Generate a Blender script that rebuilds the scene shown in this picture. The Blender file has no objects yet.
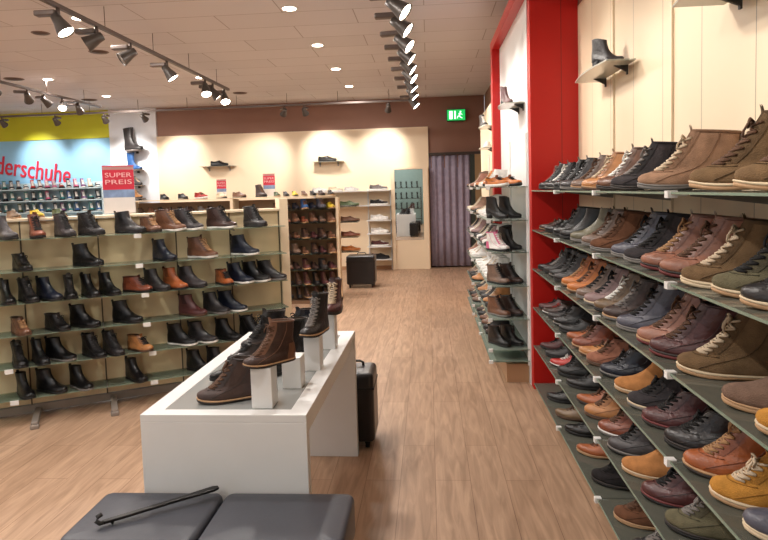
import bpy, math, random
from math import sin, cos, pi, radians as R_
from mathutils import Vector, Matrix
random.seed(7)
sc = bpy.context.scene
COL = sc.collection

# ------------------------------------------------------------------ helpers
def lin(c):
    """sRGB 0-255 tuple to linear rgba"""
    o = []
    for v in c:
        v = v / 255.0
        o.append(v / 12.92 if v <= .04045 else ((v + .055) / 1.055) ** 2.4)
    return (o[0], o[1], o[2], 1.0)

class MB:
    """collects faces, builds one mesh object"""
    def __init__(s): s.v = []; s.f = []; s.sm = []
    def add(s, vs, fs, smooth=False):
        o = len(s.v); s.v += [tuple(v) for v in vs]
        s.f += [tuple(i + o for i in f) for f in fs]; s.sm += [smooth] * len(fs)
    def box(s, x0, x1, y0, y1, z0, z1, M=None):
        vs = [Vector((x, y, z)) for x in (x0, x1) for y in (y0, y1) for z in (z0, z1)]
        if M is not None: vs = [M @ v for v in vs]
        s.add(vs, [(0, 1, 3, 2), (4, 6, 7, 5), (0, 4, 5, 1), (2, 3, 7, 6), (0, 2, 6, 4), (1, 5, 7, 3)])
        return s
    def rings(s, rings, cap0=True, cap1=True, smooth=True, closed=True):
        n = len(rings[0]); vs = [p for r in rings for p in r]; fs = []
        for i in range(len(rings) - 1):
            for j in range(n if closed else n - 1):
                k = (j + 1) % n
                fs.append((i * n + j, i * n + k, (i + 1) * n + k, (i + 1) * n + j))
        if cap0: fs.append(tuple(reversed(range(n))))
        if cap1: fs.append(tuple((len(rings) - 1) * n + j for j in range(n)))
        s.add(vs, fs, smooth); return s
    def tube(s, pts, r, n=6, caps=True):
        pts = [Vector(p) for p in pts]; rg = []
        for i, p in enumerate(pts):
            a = pts[max(i - 1, 0)]; b = pts[min(i + 1, len(pts) - 1)]
            t = (b - a).normalized() if (b - a).length > 1e-9 else Vector((0, 0, 1))
            up = Vector((0, 0, 1)) if abs(t.z) < .9 else Vector((1, 0, 0))
            u = t.cross(up).normalized(); w = t.cross(u)
            rr = r[i] if isinstance(r, (list, tuple)) else r
            rg.append([p + u * cos(2 * pi * k / n) * rr + w * sin(2 * pi * k / n) * rr for k in range(n)])
        return s.rings(rg, caps, caps)
    def cyl(s, c, r0, r1, h, n=16, M=None, cap0=True, cap1=True):
        rg = [[Vector((c[0] + r * cos(2 * pi * k / n), c[1] + r * sin(2 * pi * k / n), z)) for k in range(n)] for r, z in ((r0, c[2]), (r1, c[2] + h))]
        if M is not None: rg = [[M @ p for p in q] for q in rg]
        return s.rings(rg, cap0, cap1)
    def mesh(s, name):
        me = bpy.data.meshes.new(name); me.from_pydata(s.v, [], s.f); me.update()
        me.polygons.foreach_set('use_smooth', s.sm)
        return me
    def build(s, name, mat, parent=None, bevel=0, seg=2, loc=None, rotz=0):
        me = s.mesh(name); me.materials.append(mat)
        o = bpy.data.objects.new(name, me); COL.objects.link(o)
        if parent is not None: o.parent = parent
        if loc is not None: o.location = loc
        if rotz: o.rotation_euler = (0, 0, rotz)
        if bevel:
            b = o.modifiers.new('bevel', 'BEVEL'); b.width = bevel; b.segments = seg
            b.limit_method = 'ANGLE'; b.angle_limit = R_(40)
        return o

def tag(o, label=None, cat=None, group=None, kind=None):
    if label: o['label'] = label
    if cat: o['category'] = cat
    if group: o['group'] = group
    if kind: o['kind'] = kind
    return o
def empty(name, loc=(0, 0, 0), rz=0, label=None, cat=None, group=None):
    o = bpy.data.objects.new(name, None); COL.objects.link(o)
    o.empty_display_size = .05; o.location = loc; o.rotation_euler = (0, 0, rz)
    return tag(o, label, cat, group)
def struct(name, mb, mat, bevel=0):
    return tag(mb.build(name, mat, None, bevel), kind='structure')

# ------------------------------------------------------------------ materials
def new_mat(name):
    m = bpy.data.materials.new(name); m.use_nodes = True
    nt = m.node_tree; b = nt.nodes['Principled BSDF']; return m, nt, b
def coords(nt, scale=(1, 1, 1), kind='Object'):
    tc = nt.nodes.new('ShaderNodeTexCoord'); mp = nt.nodes.new('ShaderNodeMapping')
    mp.inputs['Scale'].default_value = scale
    nt.links.new(tc.outputs[kind], mp.inputs['Vector']); return mp.outputs['Vector']
def noise_col(nt, b, c, var=.12, scale=8, vec=None, detail=4, bump=0, bscale=None, dist=.002):
    n = nt.nodes.new('ShaderNodeTexNoise'); n.inputs['Scale'].default_value = scale; n.inputs['Detail'].default_value = detail
    if vec is not None: nt.links.new(vec, n.inputs['Vector'])
    r = nt.nodes.new('ShaderNodeValToRGB')
    r.color_ramp.elements[0].position = .3; r.color_ramp.elements[1].position = .7
    r.color_ramp.elements[0].color = tuple(v * (1 - var) for v in c[:3]) + (1,)
    r.color_ramp.elements[1].color = tuple(min(1, v * (1 + var)) for v in c[:3]) + (1,)
    nt.links.new(n.outputs['Fac'], r.inputs['Fac']); nt.links.new(r.outputs['Color'], b.inputs['Base Color'])
    if bump:
        n2 = nt.nodes.new('ShaderNodeTexNoise'); n2.inputs['Scale'].default_value = bscale or scale * 6; n2.inputs['Detail'].default_value = 3
        if vec is not None: nt.links.new(vec, n2.inputs['Vector'])
        bp = nt.nodes.new('ShaderNodeBump'); bp.inputs['Strength'].default_value = bump; bp.inputs['Distance'].default_value = dist
        nt.links.new(n2.outputs['Fac'], bp.inputs['Height']); nt.links.new(bp.outputs['Normal'], b.inputs['Normal'])
_mc = {}
def M(c, rough=.5, metal=0, var=.06, scale=6, bump=0, bscale=None, name='painted', spec=.5, dist=.002):
    key = (tuple(c), rough, metal, var, scale, bump, name)
    if key in _mc: return _mc[key]
    m, nt, b = new_mat(name)
    b.inputs['Roughness'].default_value = rough; b.inputs['Metallic'].default_value = metal
    b.inputs['Specular IOR Level'].default_value = spec
    noise_col(nt, b, lin(c), var, scale, coords(nt), bump=bump, bscale=bscale, dist=dist)
    _mc[key] = m; return m
def leather(c, rough=.42): return M(c, rough, var=.22, scale=5, bump=.3, bscale=16, name='leather', dist=.010)
def suede(c): return M(c, .9, var=.2, scale=9, bump=.4, bscale=90, name='suede', spec=.2, dist=.01)
def rubber(c): return M(c, .6, var=.08, scale=8, name='rubber')
def cloth(c): return M(c, .85, var=.12, scale=12, bump=.3, bscale=80, name='cloth', dist=.01)
def metal(c, rough=.35): return M(c, rough, .85, name='metal')
def emis(c, s):
    key = ('e', tuple(c), s)
    if key in _mc: return _mc[key]
    m, nt, b = new_mat('lamp_glow'); b.inputs['Base Color'].default_value = lin(c)
    b.inputs['Emission Color'].default_value = lin(c); b.inputs['Emission Strength'].default_value = s
    _mc[key] = m; return m
def glass_mat(face, col):
    m, nt, b = new_mat('shelf_glass')
    b.inputs['Base Color'].default_value = (.70, .82, .77, 1); b.inputs['Roughness'].default_value = .06
    b.inputs['IOR'].default_value = 1.45
    tr = nt.nodes.new('ShaderNodeBsdfTransparent'); tr.inputs['Color'].default_value = (.88, .93, .90, 1)
    mx = nt.nodes.new('ShaderNodeMixShader'); fr = nt.nodes.new('ShaderNodeFresnel'); fr.inputs['IOR'].default_value = 1.5
    ad = nt.nodes.new('ShaderNodeMath'); ad.operation = 'ADD'; ad.inputs[1].default_value = face; ad.use_clamp = True
    nt.links.new(fr.outputs[0], ad.inputs[0]); nt.links.new(ad.outputs[0], mx.inputs[0])
    nt.links.new(tr.outputs[0], mx.inputs[1]); nt.links.new(b.outputs[0], mx.inputs[2])
    b.inputs['Base Color'].default_value = lin(col)
    nt.links.new(mx.outputs[0], nt.nodes['Material Output'].inputs['Surface'])
    return m
GLASS = glass_mat(.42, (122, 122, 112))
GLASS_CLEAR = glass_mat(.05, (150, 158, 140))
GLASS_MID = glass_mat(.16, (170, 182, 172))
GLASS_PALE = glass_mat(.35, (200, 200, 190))
GEDGE = M((126, 144, 128), .2, name='glass_edge')
def clear_mat():
    m, nt, b = new_mat('clear_acrylic'); b.inputs['Base Color'].default_value = (.9, .9, .9, 1); b.inputs['Roughness'].default_value = .05
    tr = nt.nodes.new('ShaderNodeBsdfTransparent'); mx = nt.nodes.new('ShaderNodeMixShader'); mx.inputs[0].default_value = .12
    nt.links.new(tr.outputs[0], mx.inputs[1]); nt.links.new(b.outputs[0], mx.inputs[2])
    nt.links.new(mx.outputs[0], nt.nodes['Material Output'].inputs['Surface']); return m
CLEAR = clear_mat()

CREAM = M((236, 216, 186), .45, var=.03, scale=1.5, name='cream_panel')
WHITE = M((222, 222, 221), .4, var=.02, name='white_laminate')
WHITEP = M((240, 240, 238), .4, var=.02, name='white_plastic')
BEIGEW = M((226, 204, 166), .5, var=.08, scale=3, name='beige_board')
RED = M((190, 18, 12), .35, var=.03, scale=2, name='red_lacquer')
BROWN = M((140, 104, 88), .7, var=.04, scale=2, name='brown_paint')
STEEL = metal((150, 148, 145), .4)
DARK = M((38, 36, 36), .5, name='black_plastic')
GREYP = M((150, 140, 132), .4, metal=.3, name='grey_metal_paint')

def wood_floor():
    m, nt, b = new_mat('wood_planks'); L = nt.links.new
    tc = nt.nodes.new('ShaderNodeTexCoord'); sx = nt.nodes.new('ShaderNodeSeparateXYZ'); cx = nt.nodes.new('ShaderNodeCombineXYZ')
    L(tc.outputs['Object'], sx.inputs[0]); L(sx.outputs['Y'], cx.inputs['X']); L(sx.outputs['X'], cx.inputs['Y'])
    br = nt.nodes.new('ShaderNodeTexBrick'); L(cx.outputs[0], br.inputs['Vector'])
    br.inputs['Scale'].default_value = 1; br.inputs['Brick Width'].default_value = 1.25; br.inputs['Row Height'].default_value = .19
    br.inputs['Mortar Size'].default_value = .0016; br.inputs['Mortar Smooth'].default_value = .3; br.offset = .37
    br.inputs['Color1'].default_value = lin((188, 156, 130)); br.inputs['Color2'].default_value = lin((175, 143, 117)); br.inputs['Mortar'].default_value = lin((128, 96, 74))
    mp = nt.nodes.new('ShaderNodeMapping'); mp.inputs['Scale'].default_value = (11, 1.1, 1); L(tc.outputs['Object'], mp.inputs[0])
    no = nt.nodes.new('ShaderNodeTexNoise'); no.inputs['Scale'].default_value = 2.2; no.inputs['Detail'].default_value = 6; no.inputs['Distortion'].default_value = 1.2
    L(mp.outputs[0], no.inputs['Vector'])
    rp = nt.nodes.new('ShaderNodeValToRGB'); rp.color_ramp.elements[0].position = .32; rp.color_ramp.elements[1].position = .68
    rp.color_ramp.elements[0].color = (.68, .65, .62, 1); rp.color_ramp.elements[1].color = (1.12, 1.12, 1.12, 1)
    L(no.outputs['Fac'], rp.inputs[0])
    mx = nt.nodes.new('ShaderNodeMix'); mx.data_type = 'RGBA'; mx.blend_type = 'MULTIPLY'; mx.inputs[0].default_value = .85
    L(br.outputs['Color'], mx.inputs[6]); L(rp.outputs[0], mx.inputs[7]); L(mx.outputs[2], b.inputs['Base Color'])
    b.inputs['Roughness'].default_value = .42; b.inputs['Specular IOR Level'].default_value = .4
    bp = nt.nodes.new('ShaderNodeBump'); bp.inputs['Strength'].default_value = .08; bp.inputs['Distance'].default_value = .002
    L(no.outputs['Fac'], bp.inputs['Height']); L(bp.outputs[0], b.inputs['Normal'])
    return m
def ceiling_mat():
    m, nt, b = new_mat('ceiling_tiles'); L = nt.links.new
    tc = nt.nodes.new('ShaderNodeTexCoord')
    br = nt.nodes.new('ShaderNodeTexBrick'); L(tc.outputs['Object'], br.inputs['Vector'])
    br.inputs['Scale'].default_value = 1; br.inputs['Brick Width'].default_value = 1.42; br.inputs['Row Height'].default_value = .525
    br.inputs['Mortar Size'].default_value = .006; br.inputs['Mortar Smooth'].default_value = .4; br.offset = .5
    br.inputs['Color1'].default_value = lin((212, 208, 211)); br.inputs['Color2'].default_value = lin((206, 202, 205)); br.inputs['Mortar'].default_value = lin((158, 148, 146))
    L(br.outputs['Color'], b.inputs['Base Color']); b.inputs['Roughness'].default_value = .75
    return m
def panel_mat(c, w, off=0):
    """wall boards with vertical joints every w metres"""
    m, nt, b = new_mat('wall_boards'); L = nt.links.new
    tc = nt.nodes.new('ShaderNodeTexCoord'); sx = nt.nodes.new('ShaderNodeSeparateXYZ'); L(tc.outputs['Object'], sx.inputs[0])
    a = nt.nodes.new('ShaderNodeMath'); a.operation = 'ADD'; L(sx.outputs['X'], a.inputs[0]); L(sx.outputs['Y'], a.inputs[1])
    o = nt.nodes.new('ShaderNodeMath'); o.operation = 'ADD'; o.inputs[1].default_value = 100 * w - off; L(a.outputs[0], o.inputs[0])
    md = nt.nodes.new('ShaderNodeMath'); md.operation = 'MODULO'; md.inputs[1].default_value = w; L(o.outputs[0], md.inputs[0])
    lt = nt.nodes.new('ShaderNodeMath'); lt.operation = 'LESS_THAN'; lt.inputs[1].default_value = .006; L(md.outputs[0], lt.inputs[0])
    mx = nt.nodes.new('ShaderNodeMix'); mx.data_type = 'RGBA'; mx.inputs[6].default_value = lin(c)
    mx.inputs[7].default_value = tuple(v * .45 for v in lin(c)[:3]) + (1,)
    L(lt.outputs[0], mx.inputs[0]); L(mx.outputs[2], b.inputs['Base Color']); b.inputs['Roughness'].default_value = .45
    return m

# ------------------------------------------------------------------ camera
f_, cy_, yaw, pitch, roll, H = 620.35, 234.05, -.0732, .0701, -.0298, 1.583
cyw, syw = cos(yaw), sin(yaw)
fw = Vector((syw, cyw, 0)); rt = Vector((cyw, -syw, 0)); up = Vector((0, 0, 1))
f2 = cos(pitch) * fw - sin(pitch) * up; u2 = cos(pitch) * up + sin(pitch) * fw
r3 = cos(roll) * rt + sin(roll) * u2; u3 = -sin(roll) * rt + cos(roll) * u2
cam = bpy.data.cameras.new('camera'); co = bpy.data.objects.new('camera', cam); COL.objects.link(co)
co.matrix_world = Matrix(((r3.x, u3.x, -f2.x, 0), (r3.y, u3.y, -f2.y, 0), (r3.z, u3.z, -f2.z, H), (0, 0, 0, 1)))
cam.sensor_width = 36; cam.lens = f_ / 768 * 36; cam.shift_y = (cy_ - 270) / 768; cam.clip_start = .05
sc.camera = co

# ------------------------------------------------------------------ room shell
XW = 1.143; CEIL = 3.4; YB = 12.5; XL = -10.5; Y0 = -4.0
struct('floor', MB().box(XL - .2, 2.2, Y0, YB + .3, -.1, 0), wood_floor())
struct('ceiling', MB().box(XL - .2, 2.2, Y0, YB + .3, CEIL, CEIL + .1), ceiling_mat())
struct('wall_right', MB().box(XW, XW + .15, Y0, 4.85, 0, 2.91), panel_mat((230, 210, 180), .43, 2.27 + XW))
struct('wall_right_upper', MB().box(XW + .003, XW + .15, Y0, YB, 2.91, CEIL), BROWN)
struct('wall_right_rear', MB().box(XW, XW + .15, 4.85, YB, 0, 2.91), BROWN)
struct('wall_back', MB().box(-5.52, XW, YB, YB + .15, 2.0, CEIL), BROWN)
struct('wall_back_cream', MB().box(-5.52, .02, YB - .06, YB + .14, 0, 2.82), CREAM)
struct('wall_back_white', MB().box(-6.52, -5.52, YB - .05, YB + .14, 0, CEIL), M((222, 226, 232), .5, var=.02, name='white_wall_paint'))
struct('wall_back_blue', MB().box(XL, -6.52, YB, YB + .14, 0, 2.84), M((146, 200, 236), .55, var=.03, name='light_blue_paint'))
struct('wall_back_yellow', MB().box(XL, -6.52, YB - .04, YB + .14, 2.84, CEIL), M((194, 194, 34), .5, var=.02, name='yellow_green_paint'))
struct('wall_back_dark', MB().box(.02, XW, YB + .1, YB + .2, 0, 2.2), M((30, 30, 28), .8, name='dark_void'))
struct('wall_left', MB().box(XL - .15, XL, Y0, YB, 0, CEIL), M((225, 220, 210), .6, var=.02, name='pale_wall_paint'))
# doorway trim beside the curtain
struct('trim_1', MB().box(.84, .93, YB - .05, YB + .05, 0, 2.25), M((46, 54, 46), .5, name='dark_green_trim'))
struct('trim_2', MB().box(.93, XW - .002, YB - .05, YB + .05, 0, 2.25), M((150, 122, 84), .5, name='tan_trim'))
struct('trim_3', MB().box(.02, XW - .002, YB - .07, YB + .02, 2.25, 2.30), M((60, 48, 42), .5, name='dark_rail_trim'))
# red portal pillar and box wall with white boards
struct('trim_4', MB().box(.785, XW, 4.82, 4.92, 0, CEIL), panel_mat((190, 20, 12), 5, 1.015 + 4.82), .003)
struct('wall_right_white', MB().box(.779, XW - .001, 4.92, 6.70, 0, 3.10), M((228, 230, 230), .35, var=.02, name='white_gloss_board'))
struct('trim_5', MB().box(.70, XW - .001, 6.70, 6.86, 0, 3.12), RED, .003)
struct('wall_right_cream', MB().box(.779, XW - .001, 6.86, 9.20, 0, 2.60), CREAM)
struct('trim_6', MB().box(.70, .779, 4.95, 6.70, 3.02, 3.12), RED, .003)
struct('baseboard_right', MB().box(.83, XW - .001, .2, 4.815, 0, .040), BEIGEW)
struct('baseboard_back', MB().box(-5.5, 0, YB - .075, YB - .06, 0, .07), M((170, 130, 96), .5, name='wood_skirting'))

# ------------------------------------------------------------------ shoe shapes (unit length, toe towards +x, heel at x=0)
BOOT = [(.05, 1.0, 0, 1, 0), (.085, 1.012, -.008, 1.03, 0), (.12, 1.0, -.012, 1.0, 0), (.152, .967, -.014, .94, .05), (.176, .918, -.015, .87, .1),
        (.198, .87, -.015, .80, .2), (.222, .82, -.012, .76, .3), (.252, .775, -.008, .74, .38), (.293, .725, -.002, .74, .46),
        (.345, .67, .008, .76, .56), (.40, .62, .018, .79, .68), (.46, .565, .022, .83, .8), (.53, .515, .02, .87, .92), (.60, .475, .012, .90, 1)]
CBOOT = BOOT[:5] + [
        (.196, .855, -.015, .80, .2), (.218, .79, -.012, .76, .3), (.25, .72, -.008, .74, .4), (.293, .652, -.002, .74, .5),
        (.345, .59, .008, .76, .62), (.40, .535, .018, .79, .75), (.46, .50, .022, .83, .87), (.53, .475, .02, .87, .97), (.60, .465, .012, .90, 1)]
HIGH = BOOT[:-1] + [(.60, .475, .012, .90, 1), (.68, .465, .004, .93, 1), (.77, .47, -.004, .97, 1)]
CHUKKA = BOOT[:10] + [(.39, .62, .014, .80, .72), (.44, .57, .014, .84, .82)]
LOW = [(.045, 1, 0, 1, 0), (.07, 1.01, -.005, 1.02, 0), (.10, 1, -.008, .98, 0), (.128, .965, -.01, .9, .05), (.148, .905, -.01, .82, .1), (.164, .825, -.008, .77, .15),
       (.184, .745, -.004, .75, .25), (.21, .675, 0, .74, .35), (.24, .61, .006, .74, .5), (.27, .56, .012, .76, .6), (.295, .52, .016, .8, .7)]
SNEAK = [(z + .035, a, b, w * 1.02, m) for z, a, b, w, m in LOW]
WELL = CBOOT[:-1] + [(.62, .46, .01, .95, 1), (.75, .47, 0, 1.0, 1), (.90, .485, -.01, 1.06, 1), (1.05, .50, -.02, 1.12, 1)]
NC = 28
def sstep(a, b, x):
    t = max(0, min(1, (x - a) / (b - a))); return t * t * (3 - 2 * t)
class Shape:
    def __init__(s, rows, point=0, heel=0, dip=0, wide=1.0):
        s.rows, s.point, s.heel, s.dip, s.wide = rows, point, heel, dip, wide
    def lift(s, x, z):
        z += .035 * max(0, (x - .74) / .26) ** 2
        z += .10 * sstep(.36, .60, z) * (x - .22)
        if s.heel: z += s.heel * (1 - sstep(.12, .68, x))
        return z
    def pt(s, row, th, off=0, dz=0):
        z, xf, xb, wf, m = row
        a = (xf - xb) / 2; c = (xf + xb) / 2
        x = c + (a + off) * cos(th); t = (cos(th) + 1) / 2
        ex = .72 + .2 * s.point * t
        foot = .112 + (.162 - .112) * sstep(.25, .72, t) - .03 * s.point * sstep(.7, 1, t)
        w = ((1 - m) * foot + m * .120) * wf * s.wide * 1.06
        sn = sin(th); y = math.copysign(abs(sn) ** ex, sn) * (w + off)
        y += .022 * sin(pi * max(0, min(1, x))) * (1 - m)
        zz = z + dz
        if s.dip:
            k = sstep(.16, .28, z); zz -= s.dip * k * sin(pi * min(1, t * 1.02)) + .012 * k * (1 - t)
        return Vector((x, y, s.lift(x, zz)))
    def ring(s, row, off=0, dz=0, n=NC): return [s.pt(row, 2 * pi * k / n, off, dz) for k in range(n)]
    def upper(s):
        mb = MB(); rg = [s.ring(r) for r in s.rows]
        mb.rings(rg, True, False); return mb
    def lining(s):
        top = s.rows[-1]; zt = top[0]
        rg = [s.ring(top, 0, .002), s.ring(top, -.012, .004)]
        for r in reversed(s.rows[-5:-1]): rg.append(s.ring(r, -.018))
        return MB().rings(rg, False, True)
    def collar(s):
        top = s.rows[-1]; pts = s.ring(top, 0, 0); mb = MB(); n = len(pts); rg = []
        for i, p in enumerate(pts):
            t = (pts[(i + 1) % n] - pts[i - 1]).normalized(); u = t.cross(Vector((0, 0, 1))).normalized(); w = t.cross(u)
            rg.append([p + (u * cos(2 * pi * k / 6) + w * sin(2 * pi * k / 6) * 1.5) * .013 for k in range(6)])
        rg.append(rg[0]); return mb.rings(rg, False, False)
    def patch(s, i0, i1, t0, t1, off=.006, n=8, extra=0):
        rg = []
        rows = [s.rows[i] for i in range(i0, i1 + 1)]
        for r in rows: rg.append([s.pt(r, t0 + (t1 - t0) * k / n, off) for k in range(n + 1)])
        if extra:
            r = rows[-1]; rg.append([s.pt(r, t0 + (t1 - t0) * k / n, off + .012, extra * (1 - .35 * abs(2 * k / n - 1) ** 2)) for k in range(n + 1)])
        mb = MB(); mb.rings(rg, False, False, closed=False)
        back = [[p + (p - Vector((.3, 0, p.z))).normalized() * -.012 for p in q] for q in rg]
        mb.rings([list(reversed(q)) for q in back], False, False, closed=False)
        return mb
    def sole(s, z0, z1, grow, arch=True, n=NC, bulge=0.004):
        r = s.rows[0]; rg = []
        for z, g in ((z0, grow - .006), (z0 + .004, grow), ((z0 + z1) / 2, grow + bulge), (z1, grow)):
            q = []
            for k in range(n):
                p = s.pt((z, r[1], r[2], r[3], 0), 2 * pi * k / n, g)
                if arch and z < z1 - .001 and z0 < .01:
                    p.z += .016 * sstep(.27, .31, p.x) * (1 - sstep(.5, .66, p.x))
                q.append(p)
            rg.append(q)
        return MB().rings(rg, True, True, smooth=True)
    def heelblock(s, h):
        r = s.rows[0]; rg = []
        for z, g in ((-h, .55), (-h * .5, .62), (.01, .95)):
            rg.append([Vector(((p.x) * (.30 * (g + .2)) + .02, p.y * g, 0)) + Vector((0, 0, s.lift(.06, z))) for p in s.ring(r)])
        return MB().rings(rg, True, True)
    def seam(s, side):
        n = len(s.rows) - 1; pts = []
        for i in range(n, 0, -1):
            t = (n - i) / (n - 1); pts.append(s.pt(s.rows[i], side * (1.75 - .85 * t * t), .004))
        mb = MB().tube(pts, .0055, 5)
        mb.tube([s.pt(s.rows[5], side * (1.05 - .105 * k) * 1.0, .004) for k in range(11)], .0045, 5)
        return mb
    def laces(s, i0, i1, rad=.0115, bow=True):
        mb = MB(); phi = .66
        for i in range(i0, i1):
            A, B = s.rows[i], s.rows[i + 1]
            mb.tube([s.pt(A, -phi + 2 * phi * k / 4, .013) for k in range(5)], rad, 5)
            for sg in (-1, 1):
                pts = []
                for k in range(5):
                    t = k / 4; a = s.pt(A, sg * phi * (1 - 2 * t), .016); b = s.pt(B, sg * phi * (1 - 2 * t), .016)
                    pts.append(a.lerp(b, t))
                mb.tube(pts, rad, 5)
        if bow:
            c = s.pt(s.rows[i1], 0, .02)
            for sg in (-1, 1):
                mb.tube([c, c + Vector((.03, sg * .045, .03)), c + Vector((.035, sg * .095, .012)), c + Vector((.04, sg * .085, -.035)), c + Vector((.02, sg * .03, -.01)), c], rad, 5)
                mb.tube([c, c + Vector((.045, sg * .03, -.01)), c + Vector((.075, sg * .055, -.07)), c + Vector((.08, sg * .06, -.12))], rad * .9, 5)
        return mb

# templates: kind -> list of (part name, mesh, colour slot)
TPL = {}
def tpl(kind, parts):
    out = []
    for nm, mb, slot, sub in parts:
        me = mb.mesh(kind + '_' + nm); me.materials.append(None); out.append((nm, me, slot, sub))
    TPL[kind] = out
def simple(kind, parts):
    """one mesh, colour slots by material index, for shoes a few pixels large"""
    v = []; f = []; mi = []; slots = []
    for mb, slot in parts:
        if slot not in slots: slots.append(slot)
        o = len(v); v += mb.v; f += [tuple(i + o for i in q) for q in mb.f]; mi += [slots.index(slot)] * len(mb.f)
    me = bpy.data.meshes.new(kind + '_small'); me.from_pydata(v, [], f); me.update()
    for _ in slots: me.materials.append(None)
    me.polygons.foreach_set('material_index', mi); me.polygons.foreach_set('use_smooth', [True] * len(f))
    TPL[kind + '*'] = (me, slots)
def make_templates():
    B = Shape(BOOT); nb = len(BOOT) - 1
    tpl('lace_boot', [('upper', B.upper(), 'u', 0), ('outsole', B.sole(0, .034, .012), 's', 0), ('welt', B.sole(.034, .056, .016, False), 'w', 0),
        ('lining', B.lining(), 'i', 0), ('collar', B.collar(), 'c', 0), ('tongue', B.patch(6, nb, -.30, .30, .009, 6, .07), 'c', 0), ('eyestay', B.patch(6, nb, .30, .92, .007, 4), 'd', 0), ('eyestay', B.patch(6, nb, -.92, -.30, .007, 4), 'd', 0),
        ('laces', B.laces(6, nb - 1), 'l', 0), ('heel_counter', B.patch(0, 8, pi - .95, pi + .95), 'd', 0), ('seam', B.seam(1), 'd', 0), ('seam', B.seam(-1), 'd', 0), ('pull_tab', B.patch(nb - 2, nb, pi - .16, pi + .16, .012, 3, .05), 'c', 0)])
    simple('lace_boot', [(B.upper(), 'u'), (B.sole(0, .034, .012), 's'), (B.sole(.034, .056, .016, False), 'w'), (B.lining(), 'i'), (B.laces(6, nb - 1, .01, False), 'l')])
    L0 = B; B = Shape(CBOOT)
    tpl('chelsea_boot', [('upper', B.upper(), 'u', 0), ('outsole', B.sole(0, .036, .008), 's', 0), ('welt', B.sole(.036, .054, .010, False), 'w', 0), ('lining', B.lining(), 'i', 0),
        ('elastic_panel', B.patch(9, nb, pi / 2 - .34, pi / 2 + .34, .004, 6), 'c', 0), ('elastic_panel', B.patch(9, nb, -pi / 2 - .34, -pi / 2 + .34, .004, 6), 'c', 0),
        ('pull_tab', B.patch(nb - 2, nb, pi - .18, pi + .18, .012, 3, .06), 'c', 0)])
    simple('chelsea_boot', [(B.upper(), 'u'), (B.sole(0, .036, .008), 's'), (B.sole(.036, .054, .01, False), 'w'), (B.lining(), 'i')])
    C = Shape(CHUKKA); nc = len(CHUKKA) - 1
    tpl('chukka_boot', [('upper', C.upper(), 'u', 0), ('outsole', C.sole(0, .034, .010), 's', 0), ('welt', C.sole(.034, .056, .014, False), 'w', 0), ('lining', C.lining(), 'i', 0),
        ('collar', C.collar(), 'c', 0), ('tongue', C.patch(6, nc, -.34, .34, .006, 6, .05), 'c', 0), ('laces', C.laces(6, nc - 1), 'l', 0), ('heel_counter', C.patch(0, 7, pi - .9, pi + .9), 'd', 0), ('eyestay', C.patch(6, nc, .30, .95, .007, 4), 'd', 0), ('eyestay', C.patch(6, nc, -.95, -.30, .007, 4), 'd', 0), ('seam', C.seam(1), 'd', 0), ('seam', C.seam(-1), 'd', 0)])
    simple('chukka_boot', [(C.upper(), 'u'), (C.sole(0, .034, .01), 's'), (C.sole(.034, .056, .014, False), 'w'), (C.lining(), 'i'), (C.laces(6, nc - 1, .01, False), 'l')])
    D = Shape(LOW, point=.9, dip=.05, wide=.95); nd = len(LOW) - 1
    tpl('dress_shoe', [('upper', D.upper(), 'u', 0), ('outsole', D.sole(0, .03, .006), 's', 0), ('welt', D.sole(.03, .048, .012, False), 'w', 0), ('lining', D.lining(), 'i', 0),
        ('tongue', D.patch(6, nd, -.4, .4, .005, 6, .035), 'c', 0), ('laces', D.laces(6, nd - 1, .007), 'l', 0), ('heel_counter', D.patch(0, 6, pi - .8, pi + .8, .004), 'c', 0)])
    simple('dress_shoe', [(D.upper(), 'u'), (D.sole(0, .03, .006), 's'), (D.sole(.03, .048, .012, False), 'w'), (D.lining(), 'i'), (D.laces(6, nd - 1, .009, False), 'l')])
    simple('loafer', [(D.upper(), 'u'), (D.sole(0, .03, .006), 's'), (D.lining(), 'i'), (D.patch(5, 8, -.5, .5, .008), 'c')])
    S = Shape(SNEAK, dip=.05, wide=1.04)
    tpl('sneaker', [('upper', S.upper(), 'u', 0), ('outsole', S.sole(0, .085, .012, False, bulge=.008), 's', 0), ('lining', S.lining(), 'i', 0), ('tongue', S.patch(6, nd, -.4, .4, .006, 6, .06), 'c', 0),
        ('laces', S.laces(6, nd - 1, .009), 'l', 0), ('heel_counter', S.patch(1, 7, pi - .9, pi + .9), 'c', 0), ('side_stripe', S.patch(3, 7, pi / 2 - .22, pi / 2 + .2, .006, 3), 'c', 0), ('side_stripe', S.patch(3, 7, -pi / 2 - .2, -pi / 2 + .22, .006, 3), 'c', 0)])
    simple('sneaker', [(S.upper(), 'u'), (S.sole(0, .085, .012, False, bulge=.008), 's'), (S.lining(), 'i'), (S.laces(6, nd - 1, .01, False), 'l'), (S.patch(1, 7, pi - .9, pi + .9), 'c')])
    G = Shape(HIGH); ng = len(HIGH) - 1
    tpl('high_lace_boot', [('upper', G.upper(), 'u', 0), ('outsole', G.sole(0, .036, .014), 's', 0), ('welt', G.sole(.036, .06, .018, False), 'w', 0), ('lining', G.lining(), 'i', 0),
        ('collar', G.collar(), 'c', 0), ('tongue', G.patch(6, ng, -.34, .34, .006, 6, .07), 'c', 0), ('laces', G.laces(6, ng - 1), 'l', 0), ('heel_counter', G.patch(0, 9, pi - .95, pi + .95), 'd', 0), ('eyestay', G.patch(6, ng, .30, .9, .007, 4), 'd', 0), ('eyestay', G.patch(6, ng, -.9, -.30, .007, 4), 'd', 0), ('seam', G.seam(1), 'd', 0), ('seam', G.seam(-1), 'd', 0)])
    Hh = Shape(CBOOT, point=.8, heel=.17, wide=.85)
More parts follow.
